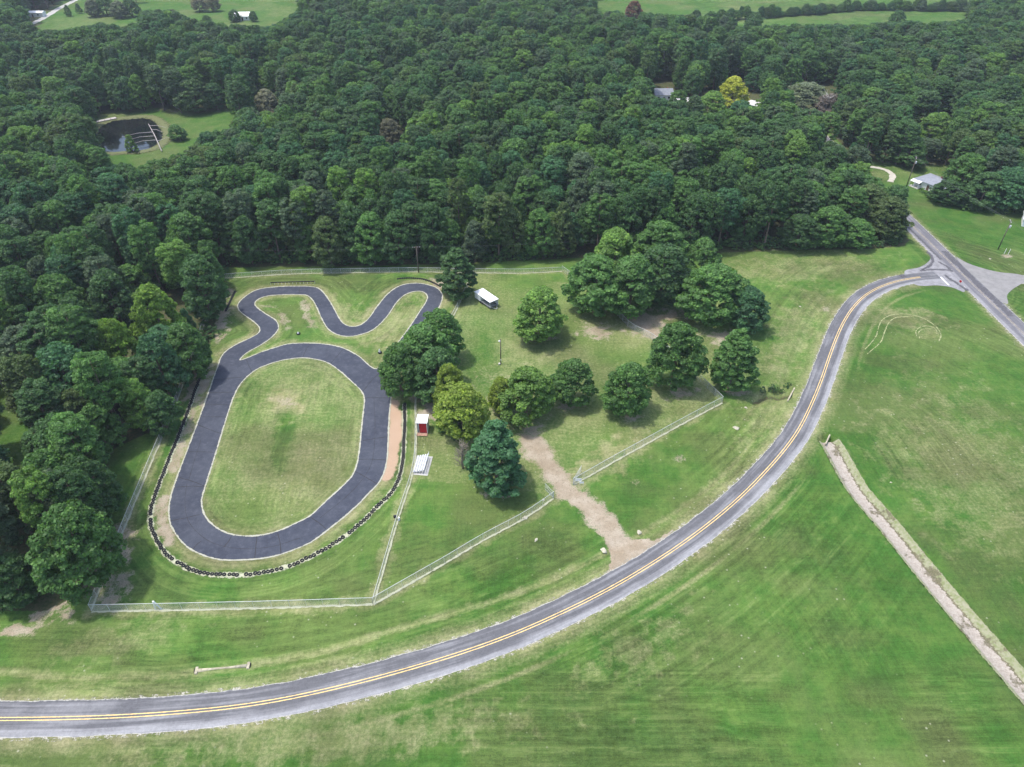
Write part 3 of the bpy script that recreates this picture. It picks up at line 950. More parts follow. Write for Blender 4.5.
def crown_mesh(name, kind, seed, n_blob, per_blob, card, mats):
    rs = np.random.RandomState(seed)
    spec = {'broad': (15.0, 5.0, 1.0), 'pine': (22.0, 4.0, 8.0), 'cone': (17.0, 4.2, 0.8), 'bush': (3.2, 2.0, 0.0)}[kind]
    H, Rm, z0 = spec
    lop = rs.uniform(0, 2 * math.pi, 3)
    peak = rs.uniform(1.5, 2.6)
    cen, rad, flat = [], [], []
    for i in range(n_blob):
        t = rs.uniform(0.03, 0.97) if kind != 'pine' else rs.uniform(0.02, 0.98) ** 0.8
        if kind == 'cone':
            r = Rm * min(1.0, 0.55 + 2.2 * t) * max(0.0, 1 - t) ** 0.62 * 1.15
        elif kind == 'pine':
            r = Rm * math.sqrt(max(0.03, 1 - ((t - 0.42) / 0.64) ** 2))
        else:
            r = Rm * min(1.0, 0.62 + 1.5 * t) * max(0.0, 1 - t ** peak) ** 0.62
        a = rs.uniform(0, 2 * math.pi)
        r *= 1 + 0.16 * math.sin(2 * a + lop[0]) + 0.10 * math.sin(3 * a + lop[1] + 3 * t)
        b = (0.142 if kind != 'pine' else 0.165) * Rm * rs.uniform(0.6, 1.6)
        if rs.rand() < 0.16: r = r * rs.uniform(1.02, 1.22)
        q = max(0.0, r - b * 0.15) * (rs.uniform(0.5, 1.0) ** 0.4)
        cen.append((q * math.cos(a), q * math.sin(a), z0 + b * 0.5 + t * (H - z0 - b * 1.1)))
        rad.append(b)
        flat.append(0.72 if kind != 'pine' else 0.62)
    cen, rad, flat = np.array(cen), np.array(rad), np.array(flat)
    ax = np.array([0, 0, z0 + (H - z0) * 0.42])
    Vs, Ts = [], []
    for i in range(n_blob):
        n = int(per_blob * (rad[i] / rad.mean()) ** 2)
        d = rs.normal(size=(n, 3))
        d /= np.linalg.norm(d, axis=1, keepdims=True)
        d[:, 2] = np.where(d[:, 2] < -0.35, -d[:, 2] * 0.8, d[:, 2])
        rr = rad[i] * rs.uniform(0.72, 1.10, n)
        p = cen[i] + d * rr[:, None] * np.array([1, 1, flat[i]])
        # drop cards buried in neighbouring clumps
        keep = np.ones(n, bool)
        for j in range(n_blob):
            if j != i and np.linalg.norm(cen[j] - cen[i]) < rad[i] + rad[j]:
                e = (p - cen[j]) / np.array([1, 1, flat[j]])
                keep &= np.einsum('ij,ij->i', e, e) > (0.66 * rad[j]) ** 2
        p, d = p[keep], d[keep]
        n = len(p)
        nrm = d + rs.normal(size=(n, 3)) * 0.62 + np.array([0, 0, 0.35])
        nrm /= np.linalg.norm(nrm, axis=1, keepdims=True)
        tv = np.cross(nrm, rs.normal(size=(n, 3)))
        tv /= np.linalg.norm(tv, axis=1, keepdims=True)
        bv = np.cross(nrm, tv)
        s = card * rs.uniform(0.6, 1.35, (n, 1))
        w = s * rs.uniform(0.55, 0.95, (n, 1))
        q = np.stack([p - tv * s, p + bv * w + nrm * s * 0.15, p + tv * s, p - bv * w - nrm * s * 0.1], 1)
        Vs.append(q.reshape(-1, 3))
        Ts.append(np.clip(rs.normal(0.5, 0.18, n) + rs.normal(0, 0.13), 0, 1))
    V = np.vstack(Vs)
    me = quads_mesh(name, V, np.arange(len(V)).reshape(-1, 4))
    t_ = me.attributes.new('tint', 'FLOAT', 'FACE')
    t_.data.foreach_set('value', np.concatenate(Ts).astype(np.float32))
    for m in mats:
        me.materials.append(m)
    return me


def trunk_mesh(name, kind, seed):
    rs = random.Random(seed)
    H, r0 = {'broad': (12.5, 0.36), 'pine': (20.5, 0.30), 'cone': (15, 0.28), 'bush': (2, .06)}[kind]
    mb = MB()
    lean = (rs.uniform(-.4, .4), rs.uniform(-.4, .4))
    pts = [(lean[0] * t * t, lean[1] * t * t, -0.3 + (H + .3) * t) for t in (0, .03, .25, .5, .75, 1)]
    mb.tube(pts, [r0 * 1.5, r0 * 1.08, r0 * .9, r0 * .68, r0 * .42, r0 * .12], 8)
    for i in range(7 if kind != 'pine' else 9):
        t = rs.uniform(0.28, 0.85) if kind != 'pine' else rs.uniform(0.45, 0.95)
        a = rs.uniform(0, 6.28)
        L = (4.2 if kind == 'broad' else 3.0) * (1.15 - t)* rs.uniform(.8, 1.2) + .6
        b = Vector((lean[0] * t * t, lean[1] * t * t, H * t))
        up_ = 0.55 if kind != 'pine' else 0.2
        mid = b + Vector((math.cos(a) * L * .5, math.sin(a) * L * .5, L * up_ * .6))
        end = b + Vector((math.cos(a + .2) * L, math.sin(a + .2) * L, L * up_ * 1.3))
        mb.tube([b, mid, end], [r0 * .36 * (1.2 - t), r0 * .22 * (1.2 - t), r0 * .06], 5)
    o = mb.build(name, M_BARK, None, smooth_=True)
    me = o.data
    bpy.data.objects.remove(o)
    return me


KINDS = {'broad': [], 'pine': [], 'cone': []}
for i in range(5):
    KINDS['broad'].append((crown_mesh('crown', 'broad', 100 + i, 225 + 8 * i, 80, 0.235, [M_LEAF]), trunk_mesh('trunk', 'broad', i)))
for i in range(5):
    KINDS['pine'].append((crown_mesh('crown', 'pine', 200 + i, 160 + 6 * i, 78, 0.22, [M_LEAF]), trunk_mesh('trunk', 'pine', 20 + i)))
for i in range(2):
    KINDS['cone'].append((crown_mesh('crown', 'cone', 300 + i, 170, 95, 0.24, [M_LEAF]), trunk_mesh('trunk', 'cone', 40 + i)))
NOM = {'broad': (15.0, 5.0), 'pine': (22.0, 4.0), 'cone': (17.0, 4.2)}
NAME = {'broad': 'broadleaf_tree', 'pine': 'pine_tree', 'cone': 'evergreen_tree'}


def tree(x, y, r, H, kind, tone, label, group=None, var=None, rz=None, col=None, cat='tree'):
    cm, tm = KINDS[kind][R.randrange(len(KINDS[kind])) if var is None else var % len(KINDS[kind])]
    hn, rn = NOM[kind]
    e = empty(NAME[kind], (x, y, gz(x, y) - 0.05), R.uniform(0, 6.28) if rz is None else rz)
    tag(e, label, cat, group)
    s, sz = r / rn, H / hn
    e.scale = (s, s, sz)
    t = link('trunk', tm, e)
    c = link('crown', cm, e)
    c.color = (*(col or TONES[tone]), 1)
    return e


def plant(px, py, w, H, kind, tone, label, group=None, **kw):
    """Tree whose crown centre is at picture point (px, py), w picture points wide, H metres tall."""
    p = at(px, py, 0.54 * H)
    depth = p.y * CP + (CAM_H - 0.54 * H) * SP
    return tree(p.x, p.y, w * depth / FOC / 2, H, kind, tone, label, group, **kw)


PK = 'trees on the mown ground inside the fence'
TR = {}
for args in [
    (540, 311, 50, 15.5, 'broad', 'bright green', 'round bright green tree standing alone on the grass right of the white trailer'),
    (573, 380, 42, 13, 'broad', 'mid green', 'small egg-shaped dark green tree between the light pole and the fence corner trees'),
    (629, 387, 45, 14.5, 'broad', 'mid green', 'dense oval green tree inside the bend of the fence, left of the tallest fence tree'),
    (677, 353, 52, 19, 'broad', 'mid green', 'tall full green tree that hides the fence just above its corner'),
    (736, 356, 45, 18, 'cone', 'mid green', 'pointed green tree with a yellowish tip standing just outside the fence corner'),
    (526, 391, 55, 14.5, 'broad', 'bright green', 'broad green tree right of the yellow-green tree, behind the bluish evergreen'),
    (496, 451, 62, 18, 'cone', 'bluish green', 'large bluish green evergreen beside the start of the dirt drive'),
    (462, 408, 52, 15, 'broad', 'yellowish green', 'yellow-green tree behind the red hut and beside the bluish evergreen'),
    (502, 393, 28, 11, 'broad', 'yellowish green', 'low yellowish tree nestled against the broad green tree behind the bluish evergreen'),
    (449, 387, 34, 15, 'broad', 'yellowish green', 'small yellow-topped tree squeezed between the track-side trees and the yellow-green tree'),
    (399, 368, 44, 15, 'broad', 'mid green', 'leftmost of the bushy trees overhanging the edge of the kart track'),
    (425, 352, 58, 17, 'broad', 'mid green', 'widest of the bushy trees overhanging the edge of the kart track'),
    (440, 333, 42, 15.5, 'broad', 'mid green', 'rearmost of the bushy trees between the kart track and the light pole'),
    (437, 372, 46, 15, 'broad', 'dark green', 'dark tree above the red hut at the foot of the track-side tree group'),
    (456, 269, 41, 16, 'cone', 'dark green', 'dark evergreen at the back fence beside the white trailer'),
    (596, 282, 58, 18, 'broad', 'mid green', 'leftmost big tree of the tight grove around the bare dirt patch'),
    (615, 254, 50, 18, 'broad', 'bright green', 'lighter green tree at the rear left of the tight grove by the dirt patch'),
    (632, 282, 56, 19, 'broad', 'mid green', 'big tree in the front middle of the tight grove by the dirt patch'),
    (664, 272, 58, 19, 'broad', 'dark green', 'big dark tree in the front right of the tight grove by the dirt patch'),
    (661, 245, 50, 18, 'broad', 'mid green', 'tree with a rounded top at the rear of the tight grove by the dirt patch'),
    (703, 258, 42, 15, 'broad', 'mid green', 'smaller tree in the gap between the tight grove and the pair right of it'),
    (714, 291, 60, 18, 'broad', 'mid green', 'left and larger tree of the pair right of the dirt-patch grove'),
    (748, 306, 42, 13, 'broad', 'bluish green', 'right and smaller bluish tree of the pair right of the dirt-patch grove'),
]:
    e_ = plant(*args, group=PK)

# left-hand wood: the trees that can be told apart along its edge
LW = 'trees along the edge of the left-hand wood'
for args in [
    (76, 545, 74, 20, 'broad', 'mid green', 'huge tree overhanging the lower corner of the left-hand fence'),
    (52, 486, 60, 19, 'broad', 'mid green', 'tall tree directly behind the huge one at the fence corner'),
    (88, 488, 50, 17, 'broad', 'dark green', 'dark tree wedged between the huge corner tree and the small grass gap'),
    (66, 446, 56, 18, 'broad', 'dark green', 'broad dark tree two rows behind the huge corner tree'),
    (66, 376, 60, 20, 'broad', 'bluish green', 'wide puffy bluish tree with a pale rounded top in the left-hand wood'),
    (158, 362, 46, 19, 'broad', 'bluish green', 'rounded bluish tree overlooking the left side of the kart oval'),
    (98, 428, 40, 14, 'broad', 'mid green', 'small round tree just left of the grass gap by the fence'),
    (138, 402, 38, 15, 'broad', 'bright green', 'narrow bright green tree behind the grass gap beside the left-hand fence'),
    (160, 410, 36, 12, 'broad', 'dark green', 'low dark tree at the upper end of the grass gap beside the fence'),
    (186, 348, 46, 16, 'broad', 'mid green', 'soft mid green tree at the wood edge beside the track fork'),
    (14, 494, 46, 14, 'broad', 'dark green', 'dark tree below the small lawn at the left of the photo'),
    (10, 578, 50, 12, 'broad', 'dark green', 'dark low tree at the left border just above the pale bare soil'),
    (156, 314, 44, 20, 'broad', 'yellowish green', 'bright yellow-green tree in the left-hand wood level with the upper loop'),
    (118, 345, 38, 19, 'broad', 'yellowish green', 'lower of the two bright yellow-green trees in the left-hand wood'),
    (202, 284, 46, 20, 'broad', 'dark green', 'tall dark pine at the wood corner beside the upper loop'),
    (28, 392, 44, 12, 'broad', 'olive green', 'small olive tree beside the dead grey tree and the small lawn'),
    (112, 298, 46, 19, 'broad', 'dark green', 'large dark pine next to the bright yellow-green tree in the left-hand wood'),
    (62, 304, 50, 20, 'broad', 'mid green', 'wide mid green pine above the puffy pale-topped pine'),
    (190, 242, 46, 21, 'broad', 'mid green', 'tall pine where the left-hand wood meets the back fence line'),
]:
    plant(*args, group=LW, **({'col': (.165, .275, .045)} if args[5] == 'yellowish green' else {}))

# single trees that stand out in the far wood
FW = 'odd-coloured trees in the far wood'
for args in [
    (733, 92, 32, 17, 'broad', 'golden yellow', 'golden yellow tree among dark woods beside the pale-roofed houses'),
    (712, 108, 34, 17, 'broad', 'bright green', 'light green tree in front of the golden yellow one'),
    (806, 97, 46, 15, 'broad', 'greyish green', 'large greyish spreading tree with thin crown right of the golden yellow tree'),
    (828, 106, 30, 13, 'broad', 'grey brown', 'half-bare grey brown tree beside the large greyish spreading tree'),
    (634, 10, 18, 14, 'broad', 'reddish brown', 'reddish brown tree at the edge of the far green field'),
    (935, 128, 38, 16, 'broad', 'bright green', 'bright green tree in the wood above the grey-roofed house'),
    (888, 216, 42, 15, 'broad', 'olive green', 'outermost tree at the corner where the county road leaves the wood'),
    (866, 206, 44, 17, 'broad', 'olive green', 'taller tree just behind the outermost corner tree by the county road'),
    (856, 232, 34, 10, 'broad', 'mid green', 'low bushy tree at the wood edge just left of the county road corner'),
    (828, 225, 42, 14, 'broad', 'mid green', 'rounded tree at the wood edge two trees left of the county road corner'),
    (800, 230, 36, 12, 'broad', 'dark green', 'small dark tree at the wood edge farther left of the county road corner'),
    (969, 171, 36, 15, 'broad', 'mid green', 'pointed tree in the wood immediately right of the grey-roofed house'),
    (949, 191, 30, 9, 'broad', 'dark green', 'low dark tree hiding the right corner of the grey-roofed house'),
    (986, 188, 40, 13, 'broad', 'dark green', 'broad dark tree hanging over the top edge of the lawn'),
    (1010, 186, 50, 15, 'broad', 'bluish green', 'bluish tree at the right border above the lawn'),
    (176, 131, 19, 7, 'broad', 'mid green', 'small round tree on the grass beside the pond'),
    (129, 140, 13, 9, 'cone', 'bright green', 'small pointed tree on the near bank of the pond'),
    (267, 105, 30, 17, 'broad', 'grey brown', 'tan-topped tree in the wood right of the pond clearing'),
    (390, 134, 26, 16, 'broad', 'grey brown', 'tan-topped tree deep in the middle of the far wood'),
    (67, 10, 7, 8, 'cone', 'dark green', 'small dark conifer alone in the far left field'),
    (78, 8, 6, 7, 'cone', 'dark green', 'smaller conifer beside the small dark one in the far left field'),
    (898, 17, 15, 10, 'broad', 'dark green', 'round dark tree standing out against the far right strip of field'),
    (92, 7, 17, 12, 'broad', 'greyish green', 'leftmost of the grey-green trees in the middle of the far left field'),
    (104, 4, 19, 14, 'broad', 'dark green', 'tallest of the grey-green trees in the middle of the far left field'),
    (118, 8, 18, 12, 'broad', 'greyish green', 'nearest of the grey-green trees in the middle of the far left field'),
    (130, 6, 17, 13, 'broad', 'dark green', 'rightmost of the grey-green trees in the middle of the far left field'),
    (157, 24, 24, 17, 'broad', 'dark green', 'tall dark tree in front of the far left field, left of the cottage bushes'),
    (173, 21, 22, 16, 'broad', 'greyish green', 'greyish tree in front of the far left field, nearest the cottage bushes'),
    (206, 18, 9, 5, 'broad', 'mid green', 'small bush left of the pale-roofed cottage in the far left field'),
    (234, 15, 13, 8, 'broad', 'dark green', 'dark round bush hugging the left side of the pale-roofed cottage'),
    (253, 16, 9, 7, 'broad', 'dark green', 'dark bush hugging the right side of the pale-roofed cottage'),
    (198, 2, 16, 12, 'broad', 'grey brown', 'greyish bare-looking tree at the top of the far left field, left of its twin'),
    (212, 3, 15, 11, 'broad', 'grey brown', 'greyish bare-looking tree at the top of the far left field, right of its twin'),
]:
    kw = {}
    if args[5] == 'grey brown': kw['col'] = (.20, .20, .125) if args[0] != 828 else TONES['grey brown']
    if args[5] == 'greyish green': kw['col'] = (.150, .185, .105)
    plant(*args, group=FW, **kw)

# ---- the rest of the wood, sampled over the wooded ground
KEEP = [
    [(138,296),(172,296),(172,328),(138,328)], [(100,330),(134,330),(134,356),(100,356)],
    [(-60,640),(30,614),(62,600),(100,585),(130,566),(140,540),(122,500),(120,470),(111,448),(135,446),(160,436),(185,395),(205,372),(219,350),(222,300),(228,274),(430,264),(480,264),(565,258),(640,256),
     (735,252),(800,251),(870,250),(905,247),(914,236),(911,208),(920,193),(950,200),(985,207),(1100,208),(1100,900),(-60,900)],
    [(93,120),(112,114),(120,112),(160,110),(185,115),(235,108),(231,124),(200,134),(186,150),(160,154),(140,166),(112,162),(102,150)],
    [(22,28),(36,18),(60,2),(80,-8),(120,-8),(136,6),(138,20),(118,26),(95,22),(62,30)], [(138,-8),(300,-8),(297,10),(268,27),(245,25),(205,21),(187,17),(176,10),(138,10)],
    [(725,80),(742,80),(745,97),(722,99)], [(702,98),(722,98),(722,112),(704,113)], [(792,86),(822,86),(838,98),(836,108),(796,106)], [(628,4),(640,4),(640,16),(628,16)], [(920,114),(950,114),(950,136),(920,136)], [(255,95),(278,95),(278,110),(255,110)],[(379,125),(402,125),(402,140),(379,140)],
    [(596,-12),(1000,-12),(960,4),(880,3),(800,10),(760,13),(700,16),(660,13),(622,9),(598,12)],
    [(700,22),(760,21),(772,17),(870,10),(955,9),(972,17),(955,21),(900,21),(860,23),(780,24),(720,26)],
    [(652,82),(673,82),(674,99),(654,99)], [(672,93),(690,93),(690,102),(672,102)], [(745,96),(758,96),(758,105),(745,105)],
    [(864,161),(880,163),(905,168),(925,169),(948,171),(948,192),(925,193),(905,187),(882,184)],
    [(0,402),(24,400),(22,425),(30,466),(20,460),(0,440)], [(236,9),(252,9),(252,20),(236,20)], [(28,10),(42,10),(42,17),(28,17)],
]
placed = [(o.location.x, o.location.y, o.scale.x * 4.3) for o in COL.objects if o.type == 'EMPTY']


def blocked(x, y, r, H, low):
    """which trees would stand in front of ground that the photograph shows open (arrays)"""
    bad = np.zeros(x.shape, bool)
    for zf, rr in ((0.97, 0.25), (0.78, 0.8), (0.55, 0.95), (None, 0.8), (0.2, 0.1)):
        for dx in (-rr, 0, rr):
            px, py = proj(x + dx * r, y, H * low if zf is None else H * zf)
            for pg in KEEP:
                bad |= inside(px, py, pg)
    return bad


cand = []
y = 84.0
row = 0
while y < 980:
    st = 6.4 + 0.0035 * max(0, y - 200) + (1.2 if y < 200 else 0)
    half = (y * CP + CAM_H * SP) * 512 / FOC + 35 + max(0, min(90, (y - 120) * .5))
    x = -half + (row % 2) * st / 2
    while x < half:
        cand.append((x + NR.uniform(-.42, .42) * st, y + NR.uniform(-.42, .42) * st))
        x += st
    y += st * 0.88
    row += 1
CX, CY = np.array(cand).T
cpx, cpy = proj(CX, CY, 0 * CX)
ok = ~inside(cpx, cpy, OPEN) & ~inside(cpx, cpy, KEEP[2])
for pg in KEEP[1:]:
    ok &= ~inside(cpx, cpy, pg)
ok &= dist_poly(CX, CY, MAIN[::6]) > 7.0
mixn = vnoise(CX, CY, 45, 51)
tn = vnoise(CX, CY, 30, 52)
for a_, b_, c_ in placed:
    ok &= (CX - a_) ** 2 + (CY - b_) ** 2 > (c_ * 0.85 + 1.5) ** 2
CX, CY, cpx, cpy, mixn, tn = (v_[ok] for v_ in (CX, CY, cpx, cpy, mixn, tn))
N = len(CX)
left_side = (CX < -60) & (CY < 330)
roomy = NR.rand(N)
pine = NR.rand(N) < np.where((mixn < 0.5) | left_side, 0.70, 0.36)
WR = np.where(pine, NR.uniform(3.5, 5.0, N), NR.uniform(3.8, 6.4, N) + np.where((roomy > .8) & (CY > 260), 2.0, 0))
WH = np.where(pine, NR.uniform(18.0, 24.5, N), NR.uniform(12.5, 19.5, N) + np.where(roomy > .8, 2.5, 0)) * np.where((cpx > 730) & (cpy < 240), 0.85, 1.0)
fac = np.zeros(N)
for f in (1, 0.8, 0.62, 0.45, 0.3):
    m_ = fac == 0
    low = np.where(pine[m_] & (f > .5), 0.5, 0.3)
    g_ = ~blocked(CX[m_], CY[m_], WR[m_] * (0.5 + 0.5 * f), WH[m_] * f, low)
    fac[np.where(m_)[0][g_]] = f
wood = []
for i in np.where(fac > 0)[0]:
    f = fac[i]
    kind = 'pine' if pine[i] and f > 0.55 else 'broad'
    if NR.rand() < 0.13:
        kind = 'cone'; WR[i] = NR.uniform(2.6, 4.4); WH[i] = min(WH[i] * f, NR.uniform(13, 20)) / f
    q = NR.rand()
    if tn[i] < 0.42: tone = 'dark green' if q < .5 else 'bluish green' if q < .75 else 'mid green' if q < .93 else 'greyish green'
    else: tone = 'mid green' if q < .42 else 'dark green' if q < .68 else 'bright green' if q < .82 else 'olive green' if q < .91 else 'greyish green'
    wood.append((float(CX[i]), float(CY[i]), WR[i] * (0.5 + 0.5 * f), WH[i] * f, kind, tone, cpx[i], cpy[i]))
# hedgerow between the two far right fields and bushes by it
for px in np.arange(690, 965, 5.0):
    py = np.interp(px, [690, 770, 860, 950], [22.5, 17.5, 10.5, 10.5]) + NR.uniform(-.5, .5)
    p = at(px, py)
    wood.append((p.x, p.y, NR.uniform(2.6, 5.2), NR.uniform(3.0, 9.5), 'broad', 'dark green', px, py))

def zone(px, py):
    if px < 225 and py > 262: return 'in the left-hand wood beside the kart oval'
    if py > 175 and px < 225: return 'in the left-hand wood below the pond'
    if py > 205 and px < 450: return 'in the wood edge behind the upper loop'
    if py > 205 and px < 600: return 'in the wood edge behind the white trailer'
    if py > 205 and px < 735: return 'in the wood edge behind the dirt-patch grove'
    if py > 205: return 'in the wood edge left of the county road'
    if py > 150 and px < 330: return 'in the wood between the pond and the upper loop'
    if py > 150 and px < 560: return 'deep in the pine wood behind the back fence'
    if py > 150 and px < 735: return 'deep in the wood behind the dirt-patch grove'
    if py > 150 and px < 870: return 'deep in the wood left of the county road'
    if px > 868: return 'in the wood around the grey-roofed house'
    return 'in the far wood below the pale-roofed houses'


wood.sort(key=lambda t: t[1])
count = {'pine': 0, 'broad': 0, 'cone': 0}
rest = []
for (x, y, r, H, kind, tone, px, py) in wood:
    tx, ty = proj(x, y, H * .8)
    seen = -15 < tx < 1039 and -10 < ty < 790
    if seen and count[kind] < {'pine': 270, 'broad': 230, 'cone': 90}[kind]:
        count[kind] += 1
        z_ = zone(px, py)
        shape = 'slim' if kind == 'cone' else ('slender' if r < 4.1 else 'wide') if kind == 'pine' else ('compact' if r < 5.0 else 'spreading')
        tall = 'tall' if H > (21.5 if kind == 'pine' else 16) else 'shorter'
        what = {'pine': 'puffy pine', 'broad': 'leafy tree', 'cone': 'pointed tree'}[kind]
        tree(x, y, r, H, kind, tone, f'{tall} {shape} {tone} {what} {z_}', group=f'{tone} trees {z_}')
    else:
        rest.append((x, y, r, H, kind))


def scatter(name, pts, protos, mod='instances'):
    """One stuff object: a point cloud mesh whose points carry instanced crowns."""
    me = bpy.data.meshes.new(name)
    me.from_pydata([p[:3] for p in pts], [], [])
    for nm, ty, dat in (('variety', 'INT', [p[3] for p in pts]), ('turn', 'FLOAT_VECTOR', [(0, 0, p[4]) for p in pts]), ('size', 'FLOAT_VECTOR', [p[5] for p in pts])):
        a = me.attributes.new(nm, ty, 'POINT')
        if ty == 'INT': a.data.foreach_set('value', np.array(dat, np.int32))
        else: a.data.foreach_set('vector', np.array(dat, np.float32).ravel())
    o = link(name, me)
    g = bpy.data.node_groups.new(name, 'GeometryNodeTree')
    g.interface.new_socket('Geometry', in_out='INPUT', socket_type='NodeSocketGeometry')
    g.interface.new_socket('Geometry', in_out='OUTPUT', socket_type='NodeSocketGeometry')
    gi, go = g.nodes.new('NodeGroupInput'), g.nodes.new('NodeGroupOutput')
    jn = g.nodes.new('GeometryNodeJoinGeometry')
    def attr(n, t):
        x = g.nodes.new('GeometryNodeInputNamedAttribute'); x.data_type = t; x.inputs[0].default_value = n
        return x.outputs[0]
    va, tu, si = attr('variety', 'INT'), attr('turn', 'FLOAT_VECTOR'), attr('size', 'FLOAT_VECTOR')
    er = g.nodes.new('FunctionNodeEulerToRotation'); g.links.new(tu, er.inputs[0])
    for k, pr in enumerate(protos):
        oi = g.nodes.new('GeometryNodeObjectInfo'); oi.inputs['Object'].default_value = pr; oi.inputs['As Instance'].default_value = True
        cmp_ = g.nodes.new('FunctionNodeCompare'); cmp_.data_type = 'INT'; cmp_.operation = 'EQUAL'
        g.links.new(va, cmp_.inputs[2]); cmp_.inputs[3].default_value = k
        ip = g.nodes.new('GeometryNodeInstanceOnPoints')
        g.links.new(gi.outputs[0], ip.inputs['Points']); g.links.new(cmp_.outputs[0], ip.inputs['Selection'])
        g.links.new(oi.outputs['Geometry'], ip.inputs['Instance'])
        g.links.new(er.outputs[0], ip.inputs['Rotation']); g.links.new(si, ip.inputs['Scale'])
        g.links.new(ip.outputs[0], jn.inputs[0])
    g.links.new(jn.outputs[0], go.inputs[0])
    m = o.modifiers.new(mod, 'NODES')
    m.node_group = g
    return o


def far_proto(kind, i):
    cm, tm = KINDS[kind][i]
    me = cm.copy()
    me.materials.clear()
    me.materials.append(M_LEAF_FAR)
    me.materials.append(M_BARK)
    bm = bmesh.new()
    bm.from_mesh(me)
    n0 = len(bm.faces)
    bm.from_mesh(tm)
    bm.faces.ensure_lookup_table()
    for f in bm.faces[n0:]:
        f.material_index = 1
    bm.to_mesh(me)
    bm.free()
    return bpy.data.objects.new('far_' + kind, me)


protos = [far_proto('pine', i) for i in range(5)] + [far_proto('broad', i) for i in range(5)] + [far_proto('cone', i) for i in range(2)]
pts = []
for (x, y, r, H, kind) in rest:
    hn, rn = NOM[kind]
    pts.append((x, y, gz(x, y), R.randrange(2) + 10 if kind == 'cone' else R.randrange(5) + (0 if kind == 'pine' else 5), R.uniform(0, 6.28), (r / rn, r / rn, H / hn)))
tag(scatter('far_wood', pts, protos), kind='stuff')

# undergrowth along the wood edges and between the trunks
bush_p = [bpy.data.objects.new('bush', crown_mesh('bush', 'bush', 400 + i, 16, 60, 0.16, [M_LEAF_FAR])) for i in range(3)]
pts = []
for ln, n, w in (([(762,394),(776,392),(787,388)], 12, .8), ([(228,266),(300,264),(380,263),(430,263),(480,262),(565,257)], 230, 5.0), ([(640,253),(735,250),(800,248),(870,247),(904,243)], 150, 3.0), ([(925,196),(955,207),(985,212),(1030,214)], 70, 2.5),
                 ([(10,600),(60,580),(105,540)], 40, 6), ([(150,420),(190,372),(212,340),(220,300),(226,272)], 60, 4.5), ([(440,425),(462,440),(468,462)], 14, 1.2)):
    g_ = spline(ground(ln), 1)
    for _ in range(n):
        p = g_[R.randrange(len(g_))]
        x, y = p[0] + R.gauss(0, .8), p[1] + abs(R.gauss(0, w)) * (1 if ln[0][0] > 220 and ln[0][0] != 440 else -0.2)
        if ln[0][0] in (10, 150): x -= abs(R.gauss(0, w))
        s = R.uniform(0.5, 1.25) * (.45 if ln[0][0] == 762 else 1)
        pts.append((x, y, gz(x, y), R.randrange(3), R.uniform(0, 6.28), (s, s, s * R.uniform(.7, 1.2))))
tag(scatter('undergrowth', pts, bush_p), kind='stuff')


# bare and dead trees
def bare_tree(px, py, H, spread, label, seed=0, n=14, mat=None, thin=1.0):
    mat = mat or M_DEADWOOD
    rs = random.Random(seed)
    p = at(px, py)
    e = empty('dead_tree', (p.x, p.y, gz(p.x, p.y)), rs.uniform(0, 6))
    tag(e, label, 'tree')
    mb = MB()
    mb.tube([(0, 0, -.2), (.1, .1, H * .4), (.3, 0, H * .75), (.5, -.2, H)], [.28, .22, .15, .05], 7)
    mb.build('trunk', mat, e, smooth_=True)
    mb = MB()
    for i in range(n):
        t = rs.uniform(.35 if thin == 1 else .08, .95); a = rs.uniform(0, 6.28); L = spread * rs.uniform(.5, 1) * (1.2 - t * .6)
        b = Vector((.3 * t, .05, H * t))
        m_ = b + Vector((math.cos(a) * L * .55, math.sin(a) * L * .55, L * .3))
        q = b + Vector((math.cos(a + .3) * L, math.sin(a + .3) * L, L * .7))
        mb.tube([b, m_, q], [.12 * thin, .07 * thin, .025], 5)
        mb.tube([m_, m_ + Vector((math.cos(a - .7) * L * .4, math.sin(a - .7) * L * .4, L * .35))], [.06, .02], 4)
    mb.build('branches', mat, e)
    return e


bare_tree(58, 418, 10, 5.5, 'bare grey dead tree poking out beside the small lawn in the left-hand wood', seed=1)
bare_tree(683, 36, 13, 1.6, 'slim white dead snag rising from the wood below the far field', seed=2, n=5)
bare_tree(598, 50, 11, 1.4, 'short pale dead snag in the wood left of the slim white one', seed=3, n=4)
bare_tree(463, 468, 7.0, 2.4, 'tangled grey brown leafless tree between the yellow-green tree and the bluish evergreen', seed=4, n=70, mat=plain('brown_twigs', (.22, .19, .15), .25, 3, .9), thin=.5)
bare_tree(822, 123, 13, 6, 'grey leafless tree leaning out of the half-bare crown in the far wood', seed=5, n=24)
bare_tree(6, 392, 9, 2, 'thin bleached dead stem at the left border above the small lawn', seed=6, n=4)

# ------------------------------------------------------------------ fences
M_GALV = plain('galvanised_steel', (0.60, 0.61, 0.60), 0.1, 2, 0.5, 0.4)


def mesh_material():
    k = NT('chain_link')
    uv = k.n('ShaderNodeUVMap', uv_map='UVMap')
    s = k.n('ShaderNodeSeparateXYZ'); k.l(uv.outputs[0], s.inputs[0])
    a = k.math('ADD', s.outputs[0], s.outputs[1]); b = k.math('SUBTRACT', s.outputs[0], s.outputs[1])
    def wire(v):
        f = k.math('FRACT', k.math('MULTIPLY', v, 11.0))
        return k.math('LESS_THAN', k.math('ABSOLUTE', k.math('SUBTRACT', f, 0.5)), 0.062)
    k.base((0.55, 0.58, 0.55))
    k.b.inputs['Metallic'].default_value = 0.2
    k.b.inputs['Roughness'].default_value = 0.55
    k.alpha(k.math('MAXIMUM', wire(a), wire(b)))
    return k.m


M_CHAIN = mesh_material()


